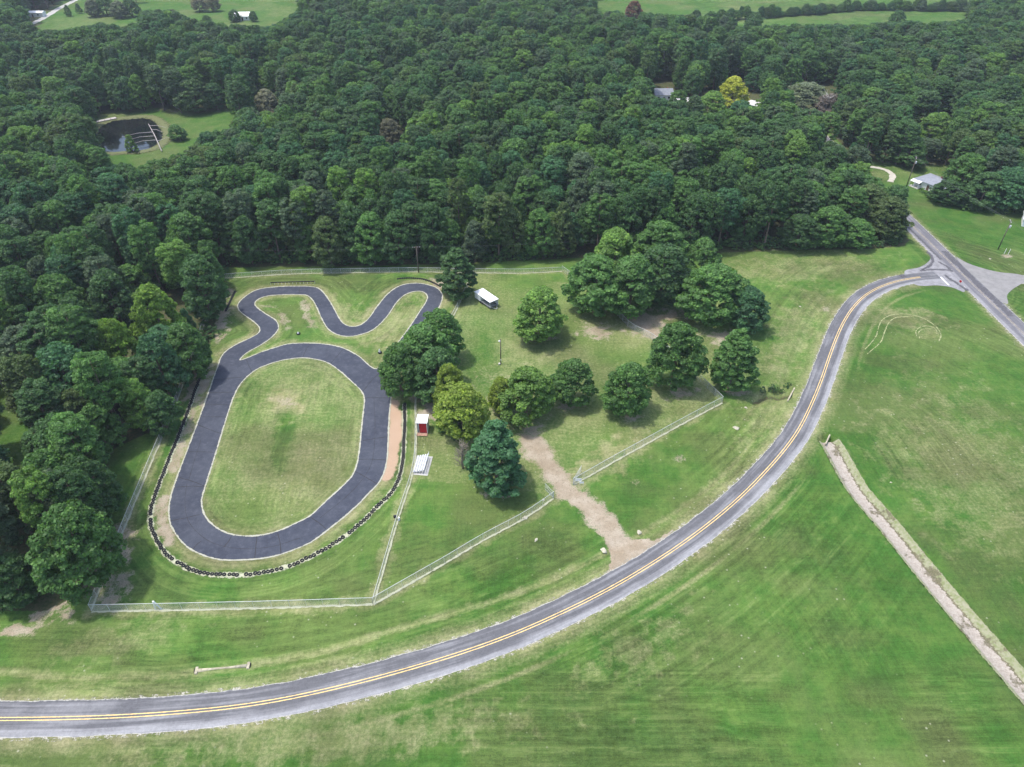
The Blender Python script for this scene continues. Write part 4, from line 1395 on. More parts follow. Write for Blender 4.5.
def fence(P, label, h=1.9, gap=3.0, smooth_line=False):
    g = ground(P)
    line = even(spline(g, 1.0), gap) if smooth_line else np.vstack([even(g[i:i + 2], gap)[(1 if i else 0):] for i in range(len(g) - 1)])
    o0 = line[0]
    e = empty('chain_link_fence', (o0[0], o0[1], 0))
    tag(e, label, 'fence', 'chain-link fences around the kart track')
    q = [(p[0] - o0[0], p[1] - o0[1], gz(p[0], p[1])) for p in line]
    mb = MB(); mb.tube([(a, b, c + h) for a, b, c in q], 0.045, 6); mb.build('top_rail', M_GALV, e)
    V, Fc, U = [], [], []
    L = 0
    for i, (a, b, c) in enumerate(q):
        if i: L += math.hypot(a - q[i-1][0], b - q[i-1][1])
        V += [(a, b, c + .03), (a, b, c + h - .05)]; U += [(L, 0), (L, h)]
        if i: Fc.append((2*i-2, 2*i, 2*i+1, 2*i-1))
    me = quads_mesh('wire_mesh', V, Fc)
    uvl = me.uv_layers.new(name='UVMap')
    uvl.data.foreach_set('uv', np.array(U, np.float32)[np.array(Fc).ravel()].ravel())
    link('wire_mesh', me, e, [M_CHAIN])
    post = None
    for i, (a, b, c) in enumerate(q):
        end = i in (0, len(q) - 1)
        if post is None or end:
            mb = MB(); r_ = 0.05 if end else 0.038
            mb.tube([(0, 0, -.2), (0, 0, h + .06)], r_, 8)
            mb.lathe([(r_ + .012, h + .05), (r_ + .008, h + .09), (0.004, h + .12)], 8)
            p_ = mb.build('post', M_GALV, e)
            if not end: post = p_
        else:
            p_ = post.copy(); COL.objects.link(p_); p_.parent = e
        p_.location = (a, b, c)
    return e


fence(FENCES['left'], 'chain-link fence running along the left-hand wood down to the lower corner', smooth_line=True)
fence(FENCES['front'], 'chain-link fence running level along the bottom of the kart oval')
fence(FENCES['gate_west'], 'chain-link fence slanting up from the lowest corner to the drive gate', smooth_line=True)
fence(FENCES['gate_east'], 'chain-link fence from the drive gate up to the corner by the pointed tree', smooth_line=True)
fence(FENCES['east'], 'chain-link fence from the right-hand corner back into the tight grove', smooth_line=True)
fence(FENCES['back'], 'chain-link fence running level along the back of the upper loop', h=1.5, smooth_line=True)
fence(FENCES['divider'], 'low chain-link fence between the kart oval and the bleacher', h=1.25, smooth_line=True)

# gate leaves swung open beside the drive
M_SIGN = plain('white_sign', (0.80, 0.80, 0.80), 0.05, 2, 0.5)
def gate_leaf(px, py, qx, qy, label):
    a, b = at(px, py), at(qx, qy)
    L = (b - a).length
    e = empty('farm_gate', (a.x, a.y, gz(a.x, a.y)), math.atan2(b.y - a.y, b.x - a.x))
    tag(e, label, 'gate', 'gate leaves at the dirt drive')
    mb = MB()
    mb.tube([(0, 0, .12), (L, 0, .12)], .03, 6).tube([(0, 0, 1.75), (L, 0, 1.75)], .03, 6).tube([(L, 0, .12), (L, 0, 1.75)], .03, 6).tube([(0, 0, .95), (L, 0, .95)], .022, 6).tube([(0, 0, .12), (L, 0, 1.75)], .02, 6)
    mb.build('gate_frame', M_GALV, e)
    mb = MB(); mb.tube([(0, 0, -.2), (0, 0, 2.0)], .06, 8); mb.build('post', M_GALV, e)
    me = quads_mesh('wire_mesh', [(.03, 0, .14), (L - .03, 0, .14), (L - .03, 0, 1.73), (.03, 0, 1.73)], [(0, 1, 2, 3)])
    uvl = me.uv_layers.new(name='UVMap'); uvl.data.foreach_set('uv', np.array([(0, 0), (L, 0), (L, 1.6), (0, 1.6)], np.float32).ravel())
    link('wire_mesh', me, e, [M_CHAIN])
    return e


gate_leaf(573, 484.5, 581, 471, 'open wire gate leaf on the right side of the dirt drive')
gate_leaf(553.5, 498, 545, 489, 'open wire gate leaf on the left side of the dirt drive')


def notice(px, py, z, w, h, label, face=(0, -1), tilt=0.5):
    p = at(px, py)
    e = empty('notice_sign', (p.x, p.y, gz(p.x, p.y)), math.atan2(face[0], -face[1]) * -1)
    tag(e, label, 'sign', 'white notices by the gate')
    MB().box((0, -.07, z), (w, .03, h)).build('sign_panel', M_SIGN, e, bevel=.006)
    mb = MB()
    for s_ in (-1, 1): mb.tube([(s_ * w * .42, 0, -.2), (s_ * w * .42, 0, z + h * .5)], .03, 6)
    mb.build('sign_posts', M_GALV, e)


notice(578, 484, 1.45, 1.3, .8, 'larger white notice board on the fence right of the drive gate')
notice(581.5, 484.5, .75, .9, .5, 'smaller low white notice under the larger one by the drive gate')

# white A-shaped brace on the level fence
p = at(158, 609.5)
e = empty('fence_brace', (p.x, p.y + .15, gz(p.x, p.y)))
tag(e, 'white A-shaped brace of two leaning poles on the level fence by the lower left corner', 'fence brace')
M_WPAINT = plain('white_paint_wood', (0.78, 0.78, 0.76), 0.08, 3, 0.6)
for s_ in (-1, 1):
    MB().tube([(s_ * .55, 0, -.05), (s_ * .05 - .25, 0, 2.35)], .13, 8).build('pole', M_WPAINT, e)
MB().tube([(-.42, 0, .95), (.2, 0, .95)], .04, 6).build('crossbar', M_WPAINT, e)

# black box on the divider fence
p = at(395.5, 520)
e = empty('meter_box', (p.x, p.y, gz(p.x, p.y)))
tag(e, 'small black box on a short white post beside the low divider fence', 'box')
MB().box((0, 0, .95), (.55, .4, .6)).build('case', plain('black_plastic', (0.02, 0.02, 0.022), .1, 3, .5), e, bevel=.02)
MB().box((.75, -.1, .4), (.34, .34, .8)).build('white_stub_post', M_WPAINT, e, bevel=.02)

# ------------------------------------------------------------------ tyre rows
M_RUB = plain('rubber', (0.022, 0.022, 0.023), 0.25, 5, 0.75)
mb = MB()
mb.lathe([(.17, .02), (.20, .0), (.31, .0), (.345, .05), (.35, .11), (.345, .17), (.31, .22), (.20, .22), (.17, .20), (.165, .16), (.27, .14), (.27, .08), (.165, .06)], 14, closed=True)
tyre0 = mb.build('tyre', M_RUB, None, smooth_=True)
tyre_used = [False]


def tyre(x, y, z, label, group, s=1.0, tilt=None):
    o = tyre0 if not tyre_used[0] else tyre0.copy()
    if tyre_used[0]: COL.objects.link(o)
    tyre_used[0] = True
    o.location = (x, y, z)
    o.rotation_euler = tilt or (R.gauss(0, .04), R.gauss(0, .04), R.uniform(0, 6))
    o.scale = (s, s, s * R.uniform(.95, 1.2))
    return tag(o, label, 'tyre', group)


ROWL = [(205,366),(202.6,372),(196,388),(190,406),(178.3,437),(169.7,457.6),(160.3,481.6),(154,498.8),(151,511.3),(151,525.4),(155.6,537.9),(163.5,550.4),(171.3,559),(182.2,564.5),(191.6,569.9),
        (207.2,573.8),(229.1,574.6),(247.9,574.6),(279.2,569.1),(299.5,562.1),(321.3,551.2),(341.6,538.6),(360.4,523.8),(377.6,506.6),(391.7,492.5),(397.9,481.6),(401.8,467),(403.6,448.2),(404.6,424.7),(404.6,404)]
row = even(smooth(spline(ground(ROWL), .5), 6), 0.80)
nt = len(row)
gaps = {int(nt * f) for f in (.36, .46, .555, .61, .70)}
for i, p in enumerate(row):
    if i in gaps: continue
    f = i / nt
    if f < .36: lb, gp = 'black tyre in the long row along the left straight of the oval, beside the wood', 'tyres along the left straight'
    elif f < .62: lb, gp = 'black tyre in the curved row around the bottom bend of the oval', 'tyres around the bottom bend'
    else: lb, gp = 'black tyre in the row between the oval and the low fence by the bleacher', 'tyres along the right side of the oval'
    j = R.gauss(0, .05)
    tyre(p[0] + j, p[1] + R.gauss(0, .05), gz(p[0], p[1]) + .01, lb, gp, R.uniform(1.05, 1.2))
ribbon_row = tag(ribbon('dead_grass_strip', even(row, 1.0), [(-.75, 0), (.75, 0)], M_DRYLINE, wob=.12, seed=3), kind='structure')
for v_ in ribbon_row.data.vertices: v_.co.z = gz(v_.co.x, v_.co.y) + .012
for P_, lb, gp in (([(235,292),(231,300),(226,311)], 'black tyre in the short row beside the upper loop by the wood', 'tyres beside the upper loop'),
                   ([(398,279),(406,278.2),(420,278.8),(430,281.5),(440,286.5)], 'black tyre in the curved row behind the far right turn of the upper loop', 'tyres behind the far turn')):
    for p in even(spline(ground(P_), .5), .69):
        tyre(p[0], p[1], gz(p[0], p[1]) + .01, lb, gp, 1.0)
# low rail barrier on white posts
a, b = at(271, 284.6), at(315, 283.3)
e = empty('guard_rail', (a.x, a.y, 0), math.atan2(b.y - a.y, b.x - a.x))
tag(e, 'low dark rail barrier on white posts beside the top of the upper loop', 'barrier')
L = (b - a).length
MB().box((L / 2, 0, .72), (L, .16, .34)).build('rail', plain('dark_rail', (0.035, 0.035, 0.035), .2, 2, .7), e, bevel=.03)
for i in range(13):
    MB().box((L * (i + .02) / 12.04, -.14, .32), (.09, .09, .66)).build('post', M_GALV, e, bevel=.01)

for px, py, lb, zz in ((298.5, 334, 'black tyre with a white marker post in the grass island left of the wide bend', 0.75), (380, 353, 'black tyre with a tall white marker post near the oval and overhanging trees', 1.4)):
    p = at(px, py)
    g0 = gz(p.x, p.y)
    tyre(p.x, p.y, g0, lb.replace('with', 'around'), None, 1.55)
    o = MB().lathe([(.30, 0), (.26, zz * .4), (.15, zz * .8), (.03, zz)], 10).build('marker_post', M_WPAINT)
    o.location = (p.x - .05, p.y, g0)
    tag(o, ('short' if zz < 1 else 'tall') + ' white marker post standing in a tyre ' + ('on the grass left of the wide bend' if zz < 1 else 'beside the oval near the overhanging trees'), 'post')

# ------------------------------------------------------------------ bleacher, hut, trailer, light pole
M_ALU = plain('aluminium', (0.74, 0.75, 0.76), 0.08, 3, 0.4, 0.35)
M_STEELD = plain('dark_steel', (0.22, 0.23, 0.24), 0.15, 3, 0.6, 0.3)
a, b = at(412.5, 473.5), at(417.5, 457)
ang = math.atan2(b.y - a.y, b.x - a.x)
L = (b - a).length
e = empty('bleacher', (a.x, a.y, gz(a.x, a.y)), ang)
tag(e, 'aluminium bleacher with five bench rows facing the kart oval', 'bleacher')
ROWS = 5
for i in range(ROWS):
    yy, zz = -0.25 - i * .56, .42 + i * .20
    MB().box((L / 2, yy, zz), (L, .25, .05)).build('seat', M_ALU, e, bevel=.01)
    if i: MB().box((L / 2, yy + .33, zz - .3), (L, .2, .04)).build('footboard', plain('gap_shade_aluminium', (.45, .46, .47), .1, 3, .5), e, bevel=.008)  # footboards darkened: shade of the gaps between seat rows put into their grey
for i in range(4):
    x_ = .25 + (L - .5) * i / 3
    mb = MB()
    yb, zb = -0.25 - 4 * .56, .42 + 4 * .2
    mb.tube([(x_, -.1, .05), (x_, yb - .1, .05)], .03, 6).tube([(x_, -.2, .36), (x_, yb, zb - .06)], .03, 6)
    for k_ in range(ROWS): mb.tube([(x_, -.25 - k_ * .56, .03), (x_, -.25 - k_ * .56, .39 + k_ * .2)], .025, 6)
    mb.build('frame', M_STEELD, e)
mb = MB()
for zz in (.35, .65): mb.tube([(0, yb - .2, zb + zz), (L, yb - .2, zb + zz)], .025, 6)
for x_ in (0.02, L / 3, 2 * L / 3, L - .02): mb.tube([(x_, yb - .2, zb - .5), (x_, yb - .2, zb + .67)], .025, 6)
mb.build('guard_rail', M_ALU, e)
MB().box((L / 2, -1.6, .012), (L + .8, 3.6, .02)).build('concrete_pad', plain('concrete_pad', (0.45, 0.44, 0.41), .1, 2, .9), e)

# red timing hut with a white flat roof
c = at(422.6, 433.2)
e = empty('timing_hut', (c.x, c.y, gz(c.x, c.y)), math.radians(-2))
tag(e, 'small red hut with a white flat roof by the low fence above the bleacher', 'hut')
M_RED = plain('red_paint', (0.42, 0.018, 0.028), .12, 3, .55)
W_, D_, H_ = 2.3, 2.7, 3.1
mb = MB()
mb.box((-W_/2, D_/2, H_/2), (.08, D_, H_)).box((W_/2, D_/2, H_/2), (.08, D_, H_)).box((0, D_, H_/2), (W_ - .08, .08, H_))
mb.build('wall', M_WPAINT, e)
MB().box((.22, .0, H_/2), (W_ - .62, .07, H_ - .1)).build('front_wall', M_RED, e, bevel=.01)
mb = MB()
for x_ in (-W_/2 + .04, -W_/2 + .38, W_/2 - .02): mb.box((x_, -.04, H_/2), (.1, .12, H_))
mb.build('trim', M_WPAINT, e)
M_HROOF = plain('white_roof_sheet', (0.80, 0.80, 0.81), .06, 2, .5)
MB().hexa([(-W_/2-.15, -.18, H_), (W_/2+.15, -.18, H_), (W_/2+.15, D_+.15, H_+.12), (-W_/2-.15, D_+.15, H_+.12)],
          [(-W_/2-.15, -.18, H_+.09), (W_/2+.15, -.18, H_+.09), (W_/2+.15, D_+.15, H_+.21), (-W_/2-.15, D_+.15, H_+.21)]).build('roof', M_HROOF, e)
mb = MB()
for k_ in range(6): mb.box((0, -1.05 + k_ * .17, .18), (W_ + .1, .15, .05))
mb.box((-W_/2, -.62, .08), (.1, 1.0, .14)).box((W_/2, -.62, .08), (.1, 1.0, .14))
mb.build('porch_deck', plain('weathered_wood', (0.40, 0.24, 0.17), .2, 3, .85), e)

# white box trailer
a, b = at(477.5, 301.5), at(492, 305.5)
c0 = at(474.8, 299.0)
ang = math.radians(-52)
e = empty('box_trailer', (c0.x, c0.y, gz(c0.x, c0.y)), ang)
tag(e, 'white box trailer parked on the grass by the dark evergreen at the back fence', 'trailer')
M_TRW = plain('white_trailer_panel', (0.80, 0.80, 0.80), .05, 2, .4)
LT_, WT_ = 7.6, 3.0
MB().box((LT_ * .19, WT_ / 2, 1.45), (LT_ * .38, WT_, 1.9)).build('body', M_TRW, e, bevel=.05)
MB().box((LT_ * .69, WT_ / 2, .62), (LT_ * .62, WT_, .22)).build('deck', M_STEELD, e)
MB().box((LT_ * .69, WT_ - .05, 1.55), (LT_ * .62, .08, 1.7)).build('rear_wall', M_TRW, e)
MB().hexa([(-.1, -.1, 2.41), (LT_ + .1, -.1, 2.41), (LT_ + .1, WT_ + .1, 2.47), (-.1, WT_ + .1, 2.47)], [(-.1, -.1, 2.53), (LT_ + .1, -.1, 2.53), (LT_ + .1, WT_ + .1, 2.59), (-.1, WT_ + .1, 2.59)]).build('roof', M_TRW, e)
for x_, y_ in ((4.6, .9), (5.9, 1.9)):
    MB().box((x_, y_, 2.64), (.7, .55, .12)).build('roof_vent', plain('grey_vent', (0.5, 0.5, 0.5), .1, 3, .5), e, bevel=.02)
for x_ in (LT_ - .08,):
    for y_ in (.08, WT_ - .08):
        MB().tube([(x_, y_, .3), (x_, y_, 2.42)], .05, 6).build('post', M_WPAINT, e)
for x_ in (3.0, 3.9):
    for y_ in (-.06, WT_ + .06):
        w = MB().lathe([(.16, -.1), (.33, -.1), (.36, -.04), (.36, .04), (.33, .1), (.16, .1)], 14, closed=True).build('wheel', M_RUB, e)
        w.rotation_euler = (math.radians(90), 0, 0); w.location = (x_, y_, .36)
MB().tube([(LT_, .6, .5), (LT_ + 1.4, WT_ / 2, .45)], .05, 6).tube([(LT_, WT_ - .6, .5), (LT_ + 1.4, WT_ / 2, .45)], .05, 6).tube([(LT_ + 1.2, WT_ / 2, .02), (LT_ + 1.2, WT_ / 2, .7)], .04, 6).build('tow_hitch', M_GALV, e)

# area light pole
p = at(500.8, 363.5)
e = empty('light_pole', (p.x, p.y, gz(p.x, p.y)))
tag(e, 'wooden light pole with a pale lamp standing on the grass below the white trailer', 'light pole')
M_POLE = plain('creosoted_pole', (0.13, 0.105, 0.085), .25, 2, .9)
MB().tube([(0, 0, -.3), (0, 0, 7.9)], [.15, .10], 8).build('pole', M_POLE, e, smooth_=True)
MB().tube([(0, 0, 7.4), (-.25, -.35, 7.75), (-.3, -.6, 7.7)], .03, 6).build('arm', M_GALV, e)
MB().lathe([(.02, .12), (.2, .06), (.26, -.1), (.2, -.22), (.02, -.25)], 12, (-.3, -.68, 7.75)).build('lamp_head', M_WPAINT, e, smooth_=True)
MB().box((.02, -.2, 1.3), (.3, .18, .5)).build('meter', M_GALV, e, bevel=.01)
MB().box((-.35, -.3, .2), (.5, .5, .4)).build('concrete_base', plain('concrete_block', (.5, .49, .46), .1, 2, .9), e, bevel=.02)

# ------------------------------------------------------------------ utility poles and wires
M_INS = plain('transformer_grey', (0.66, 0.67, 0.68), .05, 2, .45)


def power_pole(px, py, H, label, arm_rz, can=True):
    p = at(px, py)
    e = empty('utility_pole', (p.x, p.y, gz(p.x, p.y)), arm_rz)
    tag(e, label, 'utility pole', 'utility poles')
    MB().tube([(0, 0, -.4), (0, 0, H)], [.19, .12], 8).build('pole', M_POLE, e, smooth_=True)
    MB().box((0, .14, H - .45), (2.4, .1, .13)).build('crossarm', M_POLE, e)
    for x_ in (-1.1, -.5, .5, 1.1):
        MB().lathe([(.05, 0), (.09, .05), (.09, .14), (.03, .2)], 8, (x_, .14, H - .38)).build('insulator', M_INS, e)
    if can: MB().lathe([(.02, 0), (.27, .02), (.28, .85), (.2, .95), (.02, 1.0)], 12, (.0, -.42, H - 2.6)).build('transformer', M_INS, e, smooth_=True)
    return Vector((p.x, p.y, gz(p.x, p.y) + H - .2))


A_ = power_pole(998, 249.5, 10.4, 'wooden utility pole with a pale transformer on the lawn beside the side road', math.radians(70))
B_ = power_pole(906.5, 186, 11.5, 'utility pole with a pale transformer in front of the trees left of the grey-roofed house', math.radians(70))
C_ = power_pole(418.5, 272, 9.0, 'thin utility pole at the back fence behind the far turn of the upper loop', math.radians(5), False)
M_WIRE = plain('cable', (0.16, 0.165, 0.17), .05, 3, .5)


def wire(a, b, sag, label):
    pts = [a.lerp(b, t / 14) - Vector((0, 0, sag * 4 * (t / 14) * (1 - t / 14))) for t in range(15)]
    o = MB().tube(pts, .012, 4).build('power_line', M_WIRE)
    tag(o, label, 'power line', 'overhead power lines')


d = Vector((.35, .95, 0))
for k_, nm in ((-1.1, 'left'), (.5, 'middle'), (1.1, 'right')):
    o_ = Vector((d.x * k_, d.y * k_, 0))
    wire(A_ + o_, B_ + o_, 1.2, f'{nm} overhead wire between the lawn pole and the pole by the grey-roofed house')
far = A_ + (A_ - B_).normalized() * 70
for k_, nm in ((-.6, 'left'), (.8, 'right')):
    o_ = Vector((d.x * k_, d.y * k_, 0))
    wire(A_ + o_, far + o_, 1.2, f'{nm} overhead wire running from the lawn pole out of the photo')
wl = at(205, 275); wire(C_, Vector((wl.x, wl.y, 9.0)), .8, 'overhead wire along the trees behind the upper loop')
wr = at(640, 262); wire(C_, Vector((wr.x, wr.y, 9.0)), .8, 'overhead wire behind the white trailer along the wood edge')

# stop sign at the junction
p = at(957.5, 288.5)
e = empty('stop_sign', (p.x, p.y, 0), math.radians(-62))
tag(e, 'red octagonal sign on a post at the road junction corner', 'sign')
MB().tube([(0, 0, -.2), (0, 0, 2.9)], .035, 6).build('post', M_GALV, e)
mb = MB(); mb.tube([(0, -.03, 2.5), (0, -.055, 2.5)], .42, 8); o = mb.build('sign_panel', M_RED, e)
mb = MB(); mb.tube([(0, -.022, 2.5), (0, -.031, 2.5)], .46, 8); o = mb.build('sign_border', M_WPAINT, e)

# ------------------------------------------------------------------ concrete works and rocks
M_CONC = plain('old_concrete', (0.52, 0.50, 0.44), .18, 2, .9, bump=.2)
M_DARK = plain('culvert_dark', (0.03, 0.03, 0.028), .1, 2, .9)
a, b = at(196, 669.5), at(248, 664.5)
e = empty('culvert', (a.x, a.y, gz(a.x, a.y) - .3), math.atan2(b.y - a.y, b.x - a.x))
tag(e, 'long pale concrete culvert lying in the roadside ditch at the lower left', 'culvert')
L = (b - a).length
M_TAN = plain('stained_shade_concrete', (.40, .36, .26), .25, 1.5, .95, bump=.3)  # tan concrete; its darker tone also paints shade on two headwalls below
MB().tube([(.2, 0, .2), (L * .25, .05, .22), (L * .6, .05, .2), (L - .2, 0, .25)], [.36, .22, .17, .34], 10).build('pipe', M_TAN, e, smooth_=True)
for x_, s_ in ((0, -1), (L, 1)):
    MB().hexa([(x_ - .3, -.75, -.2), (x_ + .3, -.75, -.2), (x_ + .3, .75, -.2), (x_ - .3, .75, -.2)], [(x_ - .22, -.6, .5), (x_ + .22, -.6, .5), (x_ + .22, .6, .5), (x_ - .22, .6, .5)]).build('headwall', M_TAN, e, bevel=.02)
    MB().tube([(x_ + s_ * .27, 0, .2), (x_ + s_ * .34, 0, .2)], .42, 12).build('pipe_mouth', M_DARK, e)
a, b = at(787.5, 401), at(794.5, 388)
e = empty('culvert', (a.x, a.y, gz(a.x, a.y) - .2), math.atan2(b.y - a.y, b.x - a.x))
tag(e, 'narrow concrete headwall of the culvert beside the road bend near the pointed tree', 'culvert')
L = (b - a).length
MB().box((L / 2, 0, .15), (L, .3, .8)).build('headwall', M_TAN, e, bevel=.03)  # shade on this headwall is put into the darker concrete colour
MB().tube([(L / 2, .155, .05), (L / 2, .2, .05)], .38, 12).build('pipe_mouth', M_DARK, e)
a, b = at(826, 443), at(829.5, 435.5)
e = empty('culvert', (a.x, a.y, -.6), math.atan2(b.y - a.y, b.x - a.x))
tag(e, 'concrete headwall with a dark pipe at the top of the drainage channel', 'culvert')
L = (b - a).length
MB().box((L / 2, 0, .25), (L + .6, .3, .9)).build('headwall', M_TAN, e, bevel=.03)  # darker concrete colour paints in the shade here too
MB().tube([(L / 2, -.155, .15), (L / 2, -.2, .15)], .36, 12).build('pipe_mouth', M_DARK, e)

M_ROCK = plain('limestone', (0.44, 0.41, 0.31), .22, 1.5, .95, bump=.4)
def rock(px, py, s, label, seed):
    rs = random.Random(seed)
    p = at(px, py)
    bm = bmesh.new()
    bmesh.ops.create_icosphere(bm, subdivisions=3, radius=1)
    k = [(rs.uniform(-1, 1), rs.uniform(-1, 1), rs.uniform(-1, 1), rs.uniform(.35, .75)) for _ in range(9)]
    for v in bm.verts:
        d_ = v.co.normalized()
        r = 1 + sum(.10 * math.sin(4 * (d_.x * a_ + d_.y * b_ + d_.z * c_) + 9 * w_) for a_, b_, c_, w_ in k)
        s_ = s * .8
        v.co = Vector((d_.x * r * s_, d_.y * r * s_ * .7, d_.z * r * s_ * .5))
    me = bpy.data.meshes.new('rock'); bm.to_mesh(me); bm.free()
    o = link('rock', me, None, [M_ROCK])
    o.location = (p.x, p.y, gz(p.x, p.y) + .12 * s); o.rotation_euler = (0, 0, rs.uniform(0, 3))
    tag(o, label, 'rock', 'pale boulders in the grass')


for i, (px, py, s, lb) in enumerate([
    (639, 531.5, .75, 'pale boulder on the right side of the drive mouth at the road'), (604.5, 550.5, .75, 'pale upright boulder on the left side of the drive mouth'),
    (603.5, 548, .35, 'small pale stone touching the boulder left of the drive mouth'),
    (736, 428, .8, 'large pale rock pile in the grass between the fence corner and the road'), (745.5, 407.5, .4, 'small white stone between the fence corner and the road bend'),
    (525, 518, .65, 'pale stone at the foot of the slanting fence left of the drive gate'), (536, 540.5, .45, 'small white stone in the grass below the slanting fence'),
    (543.5, 500, .4, 'small white stone by the fence just left of the drive gate'), (800, 306.5, .4, 'small white stone in the grass left of the upper road curve'),
    (891, 482, .3, 'tiny white stone in the field beside the drainage channel'),
    (990, 259, .5, 'pale grey stone on the lawn left of the utility pole base')]):
    rock(px, py, s, lb, i)
# scrubby pale plants round the lawn pole
M_STRAW = plain('straw', (.45, .42, .28), .2, 3, .9)
for px, py, lb in ((1004, 254, 'left of the two pale stakes beside the lawn utility pole'), (1008, 254.5, 'right of the two pale stakes beside the lawn utility pole')):
    p = at(px, py)
    o = MB().tube([(0, 0, -.1), (.03, 0, 2.0)], .07, 6).build('stake', M_WPAINT); o.location = (p.x, p.y, gz(p.x, p.y))
    tag(o, lb, 'stake')

# ------------------------------------------------------------------ houses
M_GROOF = plain('grey_shingle', (0.23, 0.245, 0.275), .12, 1.2, .8)
M_PROOF = plain('pale_roof', (0.55, 0.55, 0.52), .08, 1, .6)
M_SIDING = plain('white_siding', (0.76, 0.76, 0.74), .06, 2, .6)
M_GLASS = plain('window_glass', (0.03, 0.035, 0.04), .1, 2, .12, 0, .6)
M_DOOR = plain('brown_door', (0.12, 0.07, 0.05), .1, 2, .6)


def house(px, py, rz, w, d, h, rh, roof_m, wall_m, label, hip=True, over=.5, porch=None):
    p = at(px, py)
    e = empty('house', (p.x, p.y, gz(p.x, p.y)), rz)
    tag(e, label, 'house')
    MB().box((0, 0, h / 2 - .1), (w, d, h + .2)).build('wall', wall_m, e)
    a, b = w / 2 + over, d / 2 + over
    q = max(.01, a - b) if hip else a
    mb = MB()
    E = [(-a, -b, h), (a, -b, h), (a, b, h), (-a, b, h)]
    r1, r2 = (-q, 0, h + rh), (q, 0, h + rh)
    mb.face([E[0], E[1], r2, r1]); mb.face([E[2], E[3], r1, r2]); mb.face([E[1], E[2], r2]); mb.face([E[3], E[0], r1]); mb.face([E[3], E[2], E[1], E[0]])
    rf = mb.build('roof', roof_m, e)
    MB().box((q * .5, b * .25, h + rh * .85), (.6, .6, 1.0)).build('chimney', plain('brick', (.3, .13, .09), .2, 3, .9), rf)
    for s_ in (-1, 1):
        for x_ in (-w * .3, w * .28):
            f = MB().box((x_, s_ * (d / 2 + .02), h * .56), (1.3, .08, 1.2)).build('window', M_SIDING, e)
            MB().box((x_, s_ * (d / 2 + .05), h * .56), (1.1, .06, 1.0)).build('pane', M_GLASS, f)
    MB().box((0, -(d / 2 + .03), 1.02), (1.0, .08, 2.04)).build('door', M_DOOR, e)
    if porch:
        pw, pd = porch
        mb = MB()
        mb.hexa([(-a, -b - pd, h - .5), (-a + pw, -b - pd, h - .5), (-a + pw, -b + .1, h - .08), (-a, -b + .1, h - .08)], [(-a, -b - pd, h - .4), (-a + pw, -b - pd, h - .4), (-a + pw, -b + .1, h + .02), (-a, -b + .1, h + .02)])
        mb.build('porch_roof', M_SIDING, e)
        for i in range(3):
            MB().box((-a + .15 + (pw - .3) * i / 2, -b - pd + .15, (h - .5) / 2), (.14, .14, h - .5)).build('porch_post', M_SIDING, e)
        MB().box((-a + pw / 2, -b - pd / 2, .12), (pw, pd, .24)).build('porch_floor', M_CONC, e)
    return e


house(934.5, 188, math.radians(-60), 12, 9.5, 2.7, 1.5, M_GROOF, M_SIDING, 'grey hip-roofed house with a white porch beside the county road', porch=(4, 1.8))
house(1041, 226, math.radians(-30), 12, 7.5, 2.7, 1.3, M_PROOF, M_SIDING, 'pale-roofed white house cut off by the right border above the lawn', hip=False)
house(662, 98.5, math.radians(3), 9, 8, 3.0, 2.2, M_GROOF, M_SIDING, 'white cottage with a grey gabled roof half hidden in the far wood', hip=False)
house(681, 105, math.radians(-8), 10, 7.5, 2.6, 1.6, M_PROOF, M_SIDING, 'low pale-roofed house right of the white cottage in the far wood')
house(751, 108, math.radians(-35), 9, 6.5, 2.6, 1.4, M_PROOF, M_SIDING, 'pale-roofed house almost hidden below the golden yellow tree', hip=False)
house(244, 19.5, math.radians(4), 11, 8, 2.8, 2.2, plain('bright_metal_roof', (.78, .78, .76), .05, 1, .45), M_SIDING, 'pale-roofed cottage between dark bushes in the far left field', hip=False)
house(35, 16.5, math.radians(0), 15, 5, 3.0, .9, plain('white_barn_roof', (.70, .72, .74), .05, 1, .5), M_SIDING, 'long low white building beside the lane at the far left', hip=False)

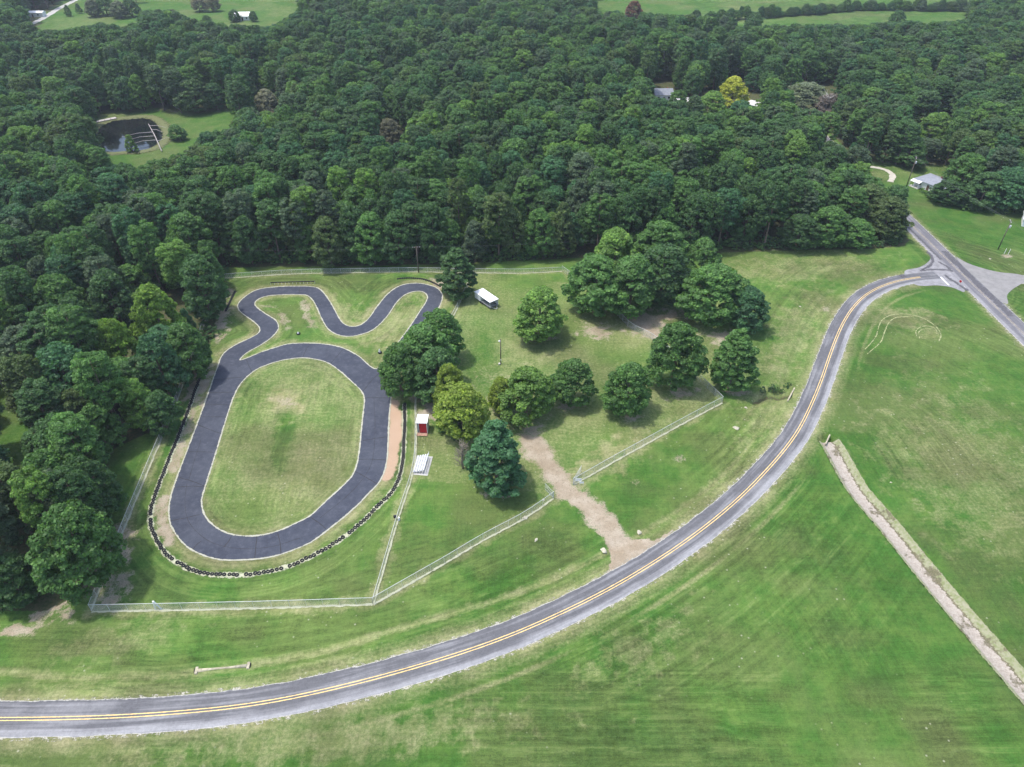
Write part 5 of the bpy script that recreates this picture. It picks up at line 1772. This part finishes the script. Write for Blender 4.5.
# pond jetty and fallen trunk
p0, p1 = at(92, 123.5), at(116.5, 118.5)
e = empty('jetty', (p0.x, p0.y, 0), math.atan2(p1.y - p0.y, p1.x - p0.x))
tag(e, 'weathered grey plank jetty at the upper left end of the pond', 'jetty')
L = (p1 - p0).length
MB().box((L / 2, 0, .45), (L, 2.6, .16)).build('deck', plain('grey_planks', (.40, .37, .34), .15, 2, .85), e, bevel=.02)
for i in range(5):
    for s_ in (-1, 1): MB().tube([(L * i / 4.1 + .15, s_ * 1.1, -2), (L * i / 4.1 + .15, s_ * 1.1, .9)], .1, 6).build('pile', M_POLE, e)
rs = random.Random(5)
p0 = at(162, 152)
e = empty('fallen_tree', (p0.x, p0.y, .1))
tag(e, 'bleached fallen tree with bare limbs lying from the bank into the pond', 'fallen tree')
q0, q1, q2 = at(162, 152) - p0, at(155.5, 138) - p0, at(149.5, 127.5) - p0
MB().tube([q0 + Vector((0, 0, .3)), q1 + Vector((0, 0, 1.0)), q2 + Vector((0, 0, 1.6))], [.28, .2, .12], 7).build('trunk', M_DEADWOOD, e, smooth_=True)
mb = MB()
for (t_, vx, vy, L_) in ((.95, 9, -3, 1), (.55, -10, -6, 1), (.7, -11, -7, 1), (.4, -9, -6, 1), (.8, 7, -4, 1), (.35, 6, 5, 1)):
    b_ = q0.lerp(q2, t_) + Vector((0, 0, .3 + t_))
    mb.tube([b_, b_ + Vector((vx * .5, vy * .5, .6)), b_ + Vector((vx, vy, .1))], [.15, .1, .04], 5)
mb.build('limbs', M_DEADWOOD, e)

# ------------------------------------------------------------------ the air
hz = NT('haze_air')
hz.t.nodes.remove(hz.b)
pv = hz.n('ShaderNodeVolumePrincipled')
pv.inputs['Color'].default_value = (0.80, 0.88, 1.0, 1)
pv.inputs['Density'].default_value = 0.00013
pv.inputs['Anisotropy'].default_value = 0.2
hz.l(pv.outputs[0], hz.out.inputs['Volume'])
tag(MB().hexa([(-700, -60, -4), (700, -60, -4), (700, 1000, -4), (-700, 1000, -4)], [(-700, -60, 118), (700, -60, 118), (700, 1000, 118), (-700, 1000, 118)]).build('haze', hz.m), kind='stuff')
